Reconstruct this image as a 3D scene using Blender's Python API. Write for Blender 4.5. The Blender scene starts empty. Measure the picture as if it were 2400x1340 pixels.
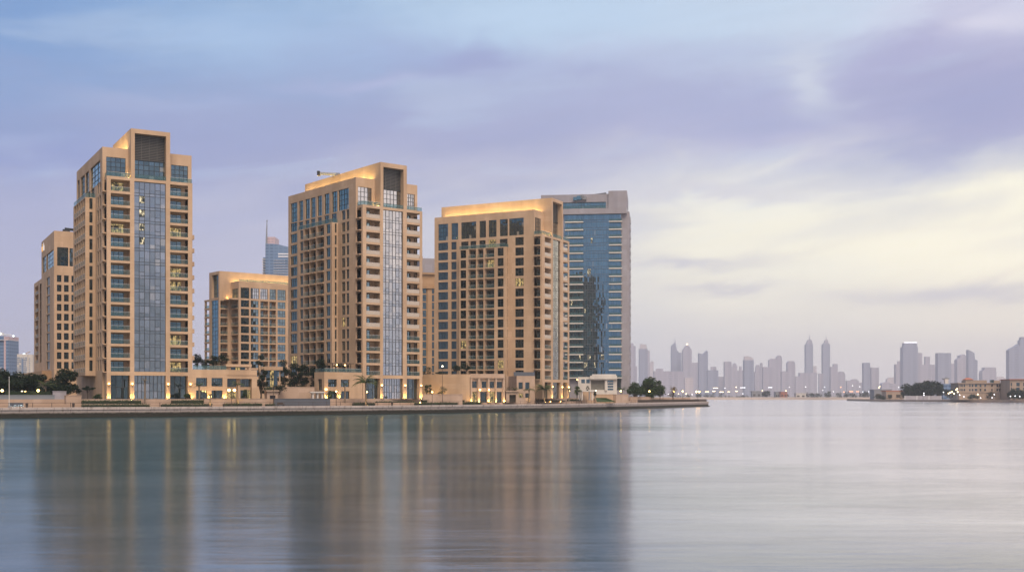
# one scene: a riverside with three sandstone towers at dusk
HAZE_COLOR = (0.905, 0.93, 1.0, 1); HAZE_DENSITY = 0.00011; HAZE_G = 0.35; SKY_STRENGTH = 1.0; SKY_LOW = 0.32; SUN_STRENGTH = 4.0; EXPOSURE = 0.0
import bpy, math, random
from mathutils import Vector
R = random.Random(11)
FL, CX, HY, HC = 2700.0, 1200.0, 928.0, 5.0      # focal length and horizon of the photograph, camera height in metres
S = bpy.context.scene
COL = S.collection
D2R = math.radians

def wpt(px, py, Y):
    return Vector(((px - CX) / FL * Y, Y, HC + (HY - py) / FL * Y))

# ------------------------------------------------------------------ materials
def srgb(r, g, b):
    f = lambda c: (c / 255 / 12.92) if c <= 10 else ((c / 255 + 0.055) / 1.055) ** 2.4
    return (f(r), f(g), f(b), 1)

class NT:
    def __init__(s, tree): s.t = tree; s.n = tree.nodes; s.l = tree.links
    def new(s, ty, **kw):
        n = s.n.new(ty)
        for k, v in kw.items(): setattr(n, k, v)
        return n
    def put(s, sock, v):
        if isinstance(v, bpy.types.NodeSocket): s.l.new(v, sock)
        elif v is not None: sock.default_value = v
    def m(s, op, a, b=None, c=None):
        n = s.new('ShaderNodeMath', operation=op)
        for i, v in enumerate((a, b, c)): 
            if v is not None: s.put(n.inputs[i], v)
        return n.outputs[0]
    def vm(s, op, a, b=None):
        n = s.new('ShaderNodeVectorMath', operation=op)
        s.put(n.inputs[0], a)
        if b is not None: s.put(n.inputs[1], b)
        return n.outputs[0]
    def mix(s, f, a, b):
        n = s.new('ShaderNodeMix', data_type='RGBA')
        s.put(n.inputs[0], f); s.put(n.inputs[6], a); s.put(n.inputs[7], b)
        return n.outputs[2]
    def noise(s, vec, scale, detail=3, rough=0.5, dist=0.0):
        n = s.new('ShaderNodeTexNoise')
        s.put(n.inputs['Vector'], vec); n.inputs['Scale'].default_value = scale
        n.inputs['Detail'].default_value = detail; n.inputs['Roughness'].default_value = rough
        n.inputs['Distortion'].default_value = dist
        return n.outputs
    def ramp(s, f, stops, interp='LINEAR'):
        n = s.new('ShaderNodeValToRGB'); cr = n.color_ramp; cr.interpolation = interp
        while len(cr.elements) < len(stops): cr.elements.new(0.5)
        for e, (p, c) in zip(cr.elements, stops): e.position = p; e.color = c
        s.put(n.inputs[0], f)
        return n.outputs[0]

def mat(name, base=(0.5, 0.5, 0.5), rough=0.6, metal=0.0, ior=1.5, spec=None):
    m = bpy.data.materials.new(name); m.use_nodes = True
    t = NT(m.node_tree); b = m.node_tree.nodes['Principled BSDF']
    b.inputs['Base Color'].default_value = (*base[:3], 1)
    b.inputs['Roughness'].default_value = rough
    b.inputs['Metallic'].default_value = metal
    b.inputs['IOR'].default_value = ior
    if spec is not None: b.inputs['Specular IOR Level'].default_value = spec
    return m, t, b

def vary(t, b, c1, c2, scale, detail=4, stretch=(1, 1, 1), lo=0.3, hi=0.7, course=0.0, extra=None):
    geo = t.new('ShaderNodeNewGeometry').outputs['Position']
    v = t.vm('MULTIPLY', geo, stretch)
    f = t.noise(v, scale, detail)[0]
    mr = t.new('ShaderNodeMapRange'); t.put(mr.inputs[0], f); mr.inputs[1].default_value = lo; mr.inputs[2].default_value = hi
    c = t.mix(mr.outputs[0], (*c1, 1), (*c2, 1))
    st = t.noise(t.vm('MULTIPLY', geo, (.55, .55, .03)), 1.0, 5, .6)[0]; pa = t.noise(geo, .045, 3, .5)[0]
    mk = t.new('ShaderNodeMapRange'); t.put(mk.inputs[0], t.m('ADD', t.m('MULTIPLY', st, .6), t.m('MULTIPLY', pa, .4))); mk.inputs[1].default_value = .46; mk.inputs[2].default_value = .66
    if course: c = t.mix(t.m('MULTIPLY', mk.outputs[0], .32), c, (c1[0] * .55, c1[1] * .54, c1[2] * .55, 1))
    if course:
        sx = t.new('ShaderNodeSeparateXYZ'); t.put(sx.inputs[0], geo)
        fr = t.m('FRACT', t.m('DIVIDE', sx.outputs[2], course))
        ln = t.m('LESS_THAN', fr, 0.07)
        c = t.mix(t.m('MULTIPLY', ln, 0.22), c, (c1[0] * .45, c1[1] * .42, c1[2] * .4, 1))
        # each course has its own slight tint
        wn = t.new('ShaderNodeTexWhiteNoise', noise_dimensions='3D')
        q = t.vm('FLOOR', t.vm('DIVIDE', geo, (3.3, 3.3, course * 2)))
        t.put(wn.inputs[0], q)
        c = t.mix(t.m('MULTIPLY', wn.outputs[0], 0.5), c, (c1[0] * .7, c1[1] * .66, c1[2] * .6, 1))
    t.put(b.inputs['Base Color'], c)
    return geo, c

MT = {}
def stone(name, c1, c2, course=0.9):
    m, t, b = mat(name, c1, 0.75, spec=0.3)
    vary(t, b, c1, c2, 0.22, 6, (1, 1, 0.35), 0.3, 0.72, course)
    MT[name] = m
stone('sand_stone', (0.56, 0.40, 0.28), (0.38, 0.262, 0.178))
stone('sand_stone_dark', (0.40, 0.26, 0.155), (0.32, 0.205, 0.12))
stone('pink_stone', (0.47, 0.35, 0.28), (0.36, 0.262, 0.205), 0.6)
stone('grey_stone', (0.33, 0.32, 0.37), (0.26, 0.25, 0.295), 1.2)
stone('white_render', (0.58, 0.55, 0.53), (0.48, 0.455, 0.44), 0)
stone('shore_stone', (0.33, 0.25, 0.2), (0.26, 0.2, 0.16), 0)

# quay wall: pale blocks, dark weed band by the water
m, t, b = mat('quay_block', (0.4, 0.33, 0.29), 0.85)
geo = t.new('ShaderNodeNewGeometry').outputs['Position']
sx = t.new('ShaderNodeSeparateXYZ'); t.put(sx.inputs[0], geo)
n1 = t.noise(geo, 0.35, 6, 0.65)[0]; n2 = t.noise(t.vm('MULTIPLY', geo, (1, 1, .3)), 1.1, 5, 0.7)[0]
c = t.mix(n1, (0.47, 0.41, 0.40, 1), (0.32, 0.27, 0.26, 1))
mr = t.new('ShaderNodeMapRange'); t.put(mr.inputs[0], n2); mr.inputs[1].default_value = 0.5; mr.inputs[2].default_value = 0.72
c = t.mix(t.m('MULTIPLY', mr.outputs[0], 0.8), c, (0.12, 0.10, 0.085, 1))
hz = t.m('ADD', sx.outputs[2], t.m('MULTIPLY', t.m('SUBTRACT', n2, 0.5), 0.9))
mr = t.new('ShaderNodeMapRange'); t.put(mr.inputs[0], hz); mr.inputs[1].default_value = 1.42; mr.inputs[2].default_value = 0.92
c = t.mix(mr.outputs[0], c, (0.018, 0.017, 0.012, 1))
run = t.m('FRACT', t.m('DIVIDE', t.m('ADD', sx.outputs[0], sx.outputs[1]), 5.2))
c = t.mix(t.m('MULTIPLY', t.m('LESS_THAN', run, 0.03), 0.6), c, (0.05, 0.04, 0.04, 1))
t.put(b.inputs['Base Color'], c); MT['quay_block'] = m

def plain(name, c, rough=0.6, metal=0, c2=None, scale=0.5):
    m, t, b = mat(name, c, rough, metal)
    if c2: vary(t, b, c, c2, scale)
    MT[name] = m
plain('paving', (0.36, 0.29, 0.24), 0.8, 0, (0.28, 0.225, 0.19), 0.3)
plain('earth', (0.2, 0.16, 0.12), 0.9, 0, (0.14, 0.12, 0.09), 0.05)
plain('sand', (0.42, 0.34, 0.29), 0.95, 0, (0.33, 0.26, 0.22), 0.03)
plain('dark_metal', (0.022, 0.024, 0.027), 0.45)
plain('bronze', (0.05, 0.035, 0.028), 0.5)
plain('louvre_metal', (0.13, 0.125, 0.12), 0.5)
plain('pale_metal', (0.55, 0.56, 0.58), 0.4)
plain('hoarding', (0.21, 0.23, 0.26), 0.7, 0, (0.17, 0.19, 0.22), 0.2)
plain('slate_panel', (0.085, 0.095, 0.125), 0.6, 0, (0.07, 0.08, 0.1), 0.3)
plain('roller_door', (0.17, 0.165, 0.15), 0.6, 0, (0.14, 0.135, 0.12), 0.8)
plain('bark', (0.10, 0.075, 0.055), 0.9, 0, (0.06, 0.045, 0.035), 3)
plain('palm_bark', (0.22, 0.17, 0.12), 0.9, 0, (0.12, 0.09, 0.07), 4)
plain('red_roof', (0.36, 0.12, 0.07), 0.8, 0, (0.28, 0.1, 0.06), 0.3)
plain('far_grey', (0.2, 0.21, 0.24), 0.7)
plain('dim_room', (0.04, 0.034, 0.028), 0.9)

def leaf(name, c1, c2):
    m, t, b = mat(name, c1, 0.65, spec=0.25)
    g = t.new('ShaderNodeNewGeometry')
    t.put(b.inputs['Base Color'], t.mix(g.outputs['Random Per Island'], (*c1, 1), (*c2, 1)))
    MT[name] = m
leaf('leaf_dark', (0.006, 0.016, 0.009), (0.02, 0.036, 0.016))
leaf('leaf_mid', (0.014, 0.034, 0.012), (0.05, 0.08, 0.03))
leaf('leaf_palm', (0.03, 0.055, 0.02), (0.09, 0.11, 0.04))
leaf('leaf_dry', (0.12, 0.085, 0.03), (0.2, 0.14, 0.05))

# coated glass: every pane (mesh island) has its own tint behind a partly mirroring skin
def glass(name, c1, c2, mirror, tint, rough=0.03, curtain=0.13):
    m, t, b = mat(name, c1, rough)
    g = t.new('ShaderNodeNewGeometry')
    r = g.outputs['Random Per Island']
    c = t.mix(t.m('POWER', r, 2.0), (*c1, 1), (*c2, 1))
    cur = t.m('MULTIPLY', t.m('LESS_THAN', t.m('FRACT', t.m('MULTIPLY', r, 7.31)), curtain), t.m('MULTIPLY_ADD', r, .6, .4))
    c = t.mix(cur, c, (0.30, 0.26, 0.21, 1))
    t.put(b.inputs['Base Color'], c)
    gl = t.new('ShaderNodeBsdfGlossy'); gl.inputs['Color'].default_value = (*tint, 1); gl.inputs['Roughness'].default_value = rough
    ms = t.new('ShaderNodeMixShader'); ms.inputs[0].default_value = mirror
    lw = t.new('ShaderNodeLayerWeight'); lw.inputs[0].default_value = 0.28
    f = t.m('MULTIPLY_ADD', lw.outputs['Fresnel'], 0.7, mirror)
    f = t.m('MINIMUM', t.m('MULTIPLY_ADD', t.m('SUBTRACT', r, 0.5), 0.10, f), 0.95)
    t.put(ms.inputs[0], f)
    out = m.node_tree.nodes['Material Output']
    t.l.new(b.outputs[0], ms.inputs[1]); t.l.new(gl.outputs[0], ms.inputs[2]); t.l.new(ms.outputs[0], out.inputs[0])
    MT[name] = m
glass('glass', (0.004, 0.011, 0.014), (0.012, 0.024, 0.03), 0.24, (0.60, 0.84, 0.90))
glass('glass_dark', (0.004, 0.010, 0.012), (0.012, 0.02, 0.022), 0.12, (0.7, 0.9, 0.95))
glass('curtain_glass', (0.005, 0.013, 0.018), (0.02, 0.03, 0.04), 0.44, (0.90, 0.95, 0.97), curtain=0.04)
glass('blue_glass', (0.003, 0.014, 0.024), (0.008, 0.028, 0.045), 0.38, (0.46, 0.73, 0.90), curtain=0.03)
glass('teal_glass', (0.006, 0.028, 0.032), (0.012, 0.05, 0.056), 0.3, (0.6, 0.9, 1.0))
glass('door_glass', (0.005, 0.012, 0.014), (0.025, 0.035, 0.04), 0.26, (0.6, 0.9, 1.0), curtain=0.2)

def rail_glass():
    m, t, b = mat('rail_glass', (0.16, 0.26, 0.28), 0.06)
    tr = t.new('ShaderNodeBsdfTransparent'); tr.inputs[0].default_value = (0.72, 0.82, 0.84, 1)
    ms = t.new('ShaderNodeMixShader'); ms.inputs[0].default_value = 0.22
    out = m.node_tree.nodes['Material Output']
    t.l.new(tr.outputs[0], ms.inputs[1]); t.l.new(b.outputs[0], ms.inputs[2]); t.l.new(ms.outputs[0], out.inputs[0])
    MT['rail_glass'] = m
rail_glass()
plain('rail_pale', (0.42, 0.36, 0.31), 0.25)  # beige paints the sky's reflection onto the upper balcony rails

def emit(name, col, strength):
    m = bpy.data.materials.new(name); m.use_nodes = True
    t = NT(m.node_tree); m.node_tree.nodes.remove(m.node_tree.nodes['Principled BSDF'])
    e = t.new('ShaderNodeEmission'); e.inputs[0].default_value = (*col, 1); e.inputs[1].default_value = strength
    t.l.new(e.outputs[0], m.node_tree.nodes['Material Output'].inputs[0]); MT[name] = m
emit('lamp_glow', (1.0, 0.58, 0.18), 20)
emit('lamp_white', (1.0, 0.84, 0.58), 6)
emit('wall_glow', (1.0, 0.62, 0.18), 300)
emit('crown_strip', (1.0, 0.70, 0.24), 420)
emit('far_lamp', (1.0, 0.74, 0.42), 7)
emit('far_lamp_white', (0.95, 0.95, 1.0), 4)
emit('far_lamp_orange', (1.0, 0.42, 0.2), 5)
emit('sign_white', (1.0, 0.88, 0.84), 0.8)
emit('sign_orange', (1.0, 0.5, 0.1), 1.1)
emit('cool_lamp', (0.75, 0.95, 1.0), 4)

# a lit room behind glass: warm patches of lamps, curtains and furniture
def lit(name, col, strength, dark):
    m, t, b = mat(name, (0.02, 0.03, 0.035), 0.06)
    g = t.new('ShaderNodeNewGeometry')
    v = t.vm('MULTIPLY', g.outputs['Position'], (2.1, 2.1, 1.3))
    n = t.noise(v, 0.8, 4, 0.7)[0]
    mr = t.new('ShaderNodeMapRange'); t.put(mr.inputs[0], n); mr.inputs[1].default_value = dark; mr.inputs[2].default_value = dark + 0.22
    t.put(b.inputs['Emission Color'], (*col, 1))
    t.put(b.inputs['Emission Strength'], t.m('MULTIPLY', mr.outputs[0], strength))
    MT[name] = m
lit('lit_room', (1.0, 0.70, 0.26), 0.9, 0.42)
lit('lit_lobby', (1.0, 0.82, 0.28), 1.9, 0.46)
lit('lit_pane', (1.0, 0.82, 0.5), 1.6, 0.47)

# far facades: faint floors and bays; skyline colours have haze blue painted in
def far_mat(name, c1, c2, fl=4.0, bay=5.0):
    m, t, b = mat(name, c1, 0.5)
    tc = t.new('ShaderNodeTexCoord').outputs['Object']
    sx = t.new('ShaderNodeSeparateXYZ'); t.put(sx.inputs[0], tc)
    a = t.m('LESS_THAN', t.m('FRACT', t.m('DIVIDE', sx.outputs[2], fl)), 0.55)
    d = t.m('LESS_THAN', t.m('FRACT', t.m('DIVIDE', t.m('ADD', sx.outputs[0], sx.outputs[1]), bay)), 0.7)
    big = t.m('LESS_THAN', t.m('FRACT', t.m('DIVIDE', sx.outputs[0], bay * 4.7)), 0.45)
    f = t.m('MULTIPLY', t.m('MULTIPLY', a, d), t.m('MULTIPLY_ADD', big, 0.5, 0.5))
    t.put(b.inputs['Base Color'], t.mix(f, (*c1, 1), (*c2, 1)))
    MT[name] = m
far_mat('hazed_concrete', (0.36, 0.35, 0.46), (0.22, 0.23, 0.33), 9, 22)
far_mat('hazed_glass', (0.24, 0.27, 0.40), (0.14, 0.17, 0.28), 10, 26)
far_mat('hazed_pale', (0.5, 0.46, 0.53), (0.38, 0.36, 0.43), 9, 18)
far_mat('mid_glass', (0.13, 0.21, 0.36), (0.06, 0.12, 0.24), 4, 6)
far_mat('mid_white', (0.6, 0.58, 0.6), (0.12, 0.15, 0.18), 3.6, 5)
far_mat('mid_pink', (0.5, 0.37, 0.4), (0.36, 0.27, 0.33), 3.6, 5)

# ------------------------------------------------------------------ objects
def tag(o, label=None, cat=None, group=None, kind=None):
    if label: o['label'] = label
    if cat: o['category'] = cat
    if group: o['group'] = group
    if kind: o['kind'] = kind
    return o

class MB:
    def __init__(s): s.v = []; s.f = []; s.m = []; s.names = []
    def mi(s, name):
        if name not in s.names: s.names.append(name)
        return s.names.index(name)
    def poly(s, pts, m):
        i = len(s.v); s.v += [tuple(p) for p in pts]; s.f.append(tuple(range(i, i + len(pts)))); s.m.append(s.mi(m))
    def box(s, x0, x1, y0, y1, z0, z1, m, skip=''):
        i = len(s.v)
        s.v += [(x0, y0, z0), (x1, y0, z0), (x1, y1, z0), (x0, y1, z0), (x0, y0, z1), (x1, y0, z1), (x1, y1, z1), (x0, y1, z1)]
        k = s.mi(m)
        for n, q in (('b', (0, 3, 2, 1)), ('t', (4, 5, 6, 7)), ('f', (0, 1, 5, 4)), ('r', (1, 2, 6, 5)), ('k', (2, 3, 7, 6)), ('l', (3, 0, 4, 7))):
            if n not in skip: s.f.append(tuple(i + j for j in q)); s.m.append(k)
    def spot(s, x0, x1, y0, y1, z0, z1, m='wall_glow'):
        s.box(x0, x1, y0, y1, z0, z1 - .01, 'bronze'); s.poly([(x0 + .03, y0 + .03, z1), (x1 - .03, y0 + .03, z1), (x1 - .03, y1 - .03, z1), (x0 + .03, y1 - .03, z1)], m)
    def spots(s, x0, x1, y0, y1, z0, z1, m):
        L = max(x1 - x0, y1 - y0); n = max(1, int(L / 3.4))
        for i in range(n):
            a = i / n + .12 / n + R.uniform(0, .25) / n; b = a + .42 / n
            if x1 - x0 > y1 - y0: s.spot(x0 + L * a, x0 + L * b, y0, y1, z0, z1, m)
            else: s.spot(x0, x1, y0 + L * a, y0 + L * b, z0, z1, m)
    def prism(s, pts, z0, z1, m, cap=True):
        n = len(pts); i = len(s.v); k = s.mi(m)
        s.v += [(p[0], p[1], z0) for p in pts] + [(p[0], p[1], z1) for p in pts]
        for j in range(n):
            j2 = (j + 1) % n; s.f.append((i + j, i + j2, i + n + j2, i + n + j)); s.m.append(k)
        if cap: s.f.append(tuple(i + n + j for j in range(n))); s.m.append(k); s.f.append(tuple(i + j for j in reversed(range(n)))); s.m.append(k)
    def tube(s, pts, rads, m, n=8):
        k = s.mi(m); rings = []
        for a, (p, r) in enumerate(zip(pts, rads)):
            p = Vector(p); d = (Vector(pts[min(a + 1, len(pts) - 1)]) - Vector(pts[max(a - 1, 0)])).normalized()
            u = d.orthogonal().normalized() if abs(d.z) < .95 else Vector((1, 0, 0)); u = (u - d * u.dot(d)).normalized(); w = d.cross(u)
            i = len(s.v); rings.append(i)
            s.v += [tuple(p + (u * math.cos(t) + w * math.sin(t)) * r) for t in (2 * math.pi * j / n for j in range(n))]
        for i, j in zip(rings, rings[1:]):
            for q in range(n):
                q2 = (q + 1) % n; s.f.append((i + q, i + q2, j + q2, j + q)); s.m.append(k)
        s.f.append(tuple(rings[-1] + q for q in range(n))); s.m.append(k)
    def ball(s, c, r, m, n=10, h=7, sq=1.0):
        k = s.mi(m); i = len(s.v)
        for a in range(h + 1):
            t = math.pi * a / h
            for q in range(n):
                p = 2 * math.pi * q / n
                s.v.append((c[0] + r * math.sin(t) * math.cos(p), c[1] + r * math.sin(t) * math.sin(p), c[2] + r * sq * math.cos(t)))
        for a in range(h):
            for q in range(n):
                q2 = (q + 1) % n; s.f.append((i + a * n + q, i + a * n + q2, i + (a + 1) * n + q2, i + (a + 1) * n + q)); s.m.append(k)
    def mesh(s, name):
        me = bpy.data.meshes.new(name); me.from_pydata(s.v, [], s.f)
        for n in s.names: me.materials.append(MT[n])
        me.polygons.foreach_set('material_index', s.m); me.update()
        return me
    def build(s, name, parent=None, loc=None, rz=0):
        return link(name, s.mesh(name), parent, loc, rz)

def link(name, me, parent=None, loc=None, rz=0):
    o = bpy.data.objects.new(name, me); COL.objects.link(o)
    if parent: o.parent = parent
    if loc is not None: o.location = loc
    o.rotation_euler = (0, 0, rz)
    return o

def copy_tree(o, parent=None):
    c = o.copy(); COL.objects.link(c); c.parent = parent
    for ch in list(o.children): copy_tree(ch, c)
    return c

# ------------------------------------------------------------------ pieces shared by the buildings
CACHE = {}
def cached(key, fn):
    if key not in CACHE: CACHE[key] = fn()
    return CACHE[key]

def panes(w, h, cols, rows, m, tilt=0.006, litset=(), litm='lit_pane'):
    b = MB()
    for i in range(cols):
        for j in range(rows):
            x0, x1, z0, z1 = w * i / cols, w * (i + 1) / cols, h * j / rows, h * (j + 1) / rows
            tx, tz = R.uniform(-1, 1) * tilt, R.uniform(-1, 1) * tilt
            dx, dz = (x1 - x0) * tx, (z1 - z0) * tz
            b.poly([(x0, -dx - dz, z0), (x1, dx - dz, z0), (x1, dx + dz, z1), (x0, -dx + dz, z1)], litm if (i, j) in litset else m)
    return b
def bars(w, h, cols, rows, bar=0.10, dep=0.09, transoms=(), m='dark_metal', extra=()):
    b = MB()
    for i in range(cols + 1):
        x = w * i / cols; x0, x1 = max(0, x - bar / 2), min(w, x + bar / 2)
        b.box(x0, x1, -dep, 0.02, 0, h, m, 'k')
    zs = [h * j / rows for j in range(rows + 1)] + [h * q for q in transoms]
    for z in zs:
        b.box(0.002, w - 0.002, -dep + 0.012, 0.015, max(0, z - bar / 2), min(h, z + bar / 2), m, 'k')
    for (xa, xb, z) in extra: b.box(xa, xb, -dep + .014, .013, z - bar / 2, z + bar / 2, m, 'k')
    return b

def window(parent, loc, rz, w, h, cols, rows, m='glass', lit=False, name='window', transoms=(), bar=0.11):
    w2, h2 = round(w, 2), round(h, 2); var = R.randrange(3)
    mm = 'lit_room' if lit else m
    g = cached(('p', w2, h2, cols, rows, mm, var), lambda: panes(w2, h2, cols, rows, mm).mesh('window_glass'))
    f = cached(('b', w2, h2, cols, rows, transoms, bar), lambda: bars(w2, h2, cols, rows, bar, transoms=transoms).mesh('window_frame'))
    o = link(name, g, parent, loc, rz)
    link('frame', f, o)
    return o

def balcony(parent, loc, rz, w, h, d, door=(0.0, 0.75), open_l=False, open_r=False, lit=False, m='door_glass', stonem='sand_stone', rail_out=0.0, rail='glass'):
    w2, h2, d2 = round(w, 2), round(h, 2), round(d, 2)
    def rec():
        b = MB(); mm = stonem
        b.poly([(0, 0, 0), (w2, 0, 0), (w2, d2, 0), (0, d2, 0)], mm)
        b.poly([(0, 0, h2), (w2, 0, h2), (w2, d2, h2), (0, d2, h2)], mm)
        b.poly([(0, d2, 0), (w2, d2, 0), (w2, d2, h2), (0, d2, h2)], mm)
        if not open_l: b.poly([(0, 0, 0), (0, d2, 0), (0, d2, h2), (0, 0, h2)], mm)
        if not open_r: b.poly([(w2, 0, 0), (w2, d2, 0), (w2, d2, h2), (w2, 0, h2)], mm)
        if rail_out: b.box(0.0, w2, -rail_out, -0.003, -0.42, -0.004, mm)
        return b.mesh('balcony_recess')
    o = link('balcony', cached(('rec', w2, h2, d2, open_l, open_r, stonem, rail_out), rec), parent, loc, rz)
    da, db = door
    dw, dh = round(w2 * (db - da), 2), round(min(h2 - .25, 2.6), 2)
    cols = max(2, int(round(dw / 1.1))); mm = 'lit_room' if lit else m; var = R.randrange(3)
    def dr():
        b = panes(dw, dh, cols, 1, mm); f = bars(dw, dh, cols, 1, 0.1, transoms=(0.8,))
        i = len(b.v); b.v += f.v; b.f += [tuple(i + k for k in q) for q in f.f]; b.m += [b.mi('dark_metal')] * len(f.f)
        return b.mesh('glass_door')
    dm = cached(('door', dw, dh, cols, mm, var), dr)
    q = link('glass_door', dm, o, (w2 * da, d2 - 0.06, 0.01))
    def rl():
        b = MB(); y = -rail_out + 0.05
        b.poly([(0.03, y, 0.02), (w2 - .03, y, 0.02), (w2 - .03, y, 1.08), (0.03, y, 1.08)], 'rail_pale' if rail == 'pale' else 'rail_glass')
        if open_l: b.poly([(0.05, y, 0.02), (0.05, d2, 0.02), (0.05, d2, 1.08), (0.05, y, 1.08)], 'rail_glass')
        if open_r: b.poly([(w2 - .05, y, 0.02), (w2 - .05, d2, 0.02), (w2 - .05, d2, 1.08), (w2 - .05, y, 1.08)], 'rail_glass')
        b.box(0.03, w2 - .03, y - .03, y + .03, 1.08, 1.13, 'pale_metal')
        return b.mesh('railing')
    link('railing', cached(('rail', w2, d2, open_l, open_r, rail_out, rail), rl), o)
    return o

class Bld:
    """A building with its own axes: p along its front, q to the back; F, L, B, R are its four sides."""
    def __init__(s, name, px, Y, deg, label, cat, group=None, z0=4.15):
        s.O = Vector(((px - CX) / FL * Y, Y)); s.th = D2R(deg)
        s.a = Vector((math.cos(s.th), math.sin(s.th))); s.b = Vector((-math.sin(s.th), math.cos(s.th)))
        s.e = bpy.data.objects.new(name, None); COL.objects.link(s.e)
        s.e.location = (s.O.x, s.O.y, 0); s.e.rotation_euler = (0, 0, s.th); s.e.empty_display_size = 3
        tag(s.e, label, cat, group); s.mb = MB(); s.z0 = z0
    def pa(s, px, q=0.0):
        k = (px - CX) / FL
        return -(s.O.x + s.b.x * q - k * (s.O.y + s.b.y * q)) / (s.a.x - k * s.a.y)
    def qb(s, px, p=0.0):
        k = (px - CX) / FL
        return -(s.O.x + s.a.x * p - k * (s.O.y + s.a.y * p)) / (s.b.x - k * s.b.y)
    def z(s, py, p=0.0, q=0.0):
        Y = s.O.y + s.a.y * p + s.b.y * q
        return HC + (HY - py) / FL * Y
    def w(s, p, q, z=0.0):
        v = s.O + s.a * p + s.b * q
        return Vector((v.x, v.y, z))
    def pt(s, side, pl, u, z, d=0.0):
        return {'F': (u, pl + d, z), 'L': (pl + d, u, z), 'B': (u, pl - d, z), 'R': (pl - d, u, z)}[side]
    def sheet(s, side, pl, u0, u1, z0, z1, ops=(), m='sand_stone', mb=None):
        mb = mb or s.mb
        us = sorted({round(x, 4) for x in [u0, u1] + [x for o in ops for x in o[:2]] if u0 - 1e-4 <= x <= u1 + 1e-4})
        zs = sorted({round(x, 4) for x in [z0, z1] + [x for o in ops for x in o[2:4]] if z0 - 1e-4 <= x <= z1 + 1e-4})
        for ua, ub in zip(us, us[1:]):
            run = None
            for za, zb in zip(zs, zs[1:]):
                uc, zc = (ua + ub) / 2, (za + zb) / 2
                hole = any(o[0] < uc < o[1] and o[2] < zc < o[3] for o in ops)
                if hole:
                    if run: mb.poly([s.pt(side, pl, ua, run[0]), s.pt(side, pl, ub, run[0]), s.pt(side, pl, ub, run[1]), s.pt(side, pl, ua, run[1])], m)
                    run = None
                else: run = (run[0], zb) if run else (za, zb)
            if run: mb.poly([s.pt(side, pl, ua, run[0]), s.pt(side, pl, ub, run[0]), s.pt(side, pl, ub, run[1]), s.pt(side, pl, ua, run[1])], m)
        for o in ops:
            d = o[4] if len(o) > 4 else 0
            if d:
                a, b_, c, e = o[:4]
                for (x0, y0, x1, y1) in ((a, c, b_, c), (a, e, b_, e), (a, c, a, e), (b_, c, b_, e)):
                    mb.poly([s.pt(side, pl, x0, y0), s.pt(side, pl, x1, y1), s.pt(side, pl, x1, y1, d), s.pt(side, pl, x0, y0, d)], m)
    def place(s, side, pl, u0, u1, z0, d=0.0):
        return {'F': ((u0, pl + d, z0), 0.0), 'L': ((pl + d, u1, z0), -math.pi / 2), 'B': ((u1, pl - d, z0), math.pi), 'R': ((pl - d, u0, z0), math.pi / 2)}[side]
    def win(s, side, pl, o, cols=2, rows=1, d=0.35, **kw):
        loc, rz = s.place(side, pl, o[0], o[1], o[2], d - 0.004)
        return window(s.e, loc, rz, o[1] - o[0], o[3] - o[2], cols, rows, **kw)
    def balc(s, side, pl, o, dep, **kw):
        loc, rz = s.place(side, pl, o[0], o[1], o[2], 0.003)
        return balcony(s.e, loc, rz, o[1] - o[0], o[3] - o[2], dep, **kw)
    def part(s, name, mb): return mb.build(name, s.e)
    def finish(s, name='wall'): return s.mb.build(name, s.e)
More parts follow.
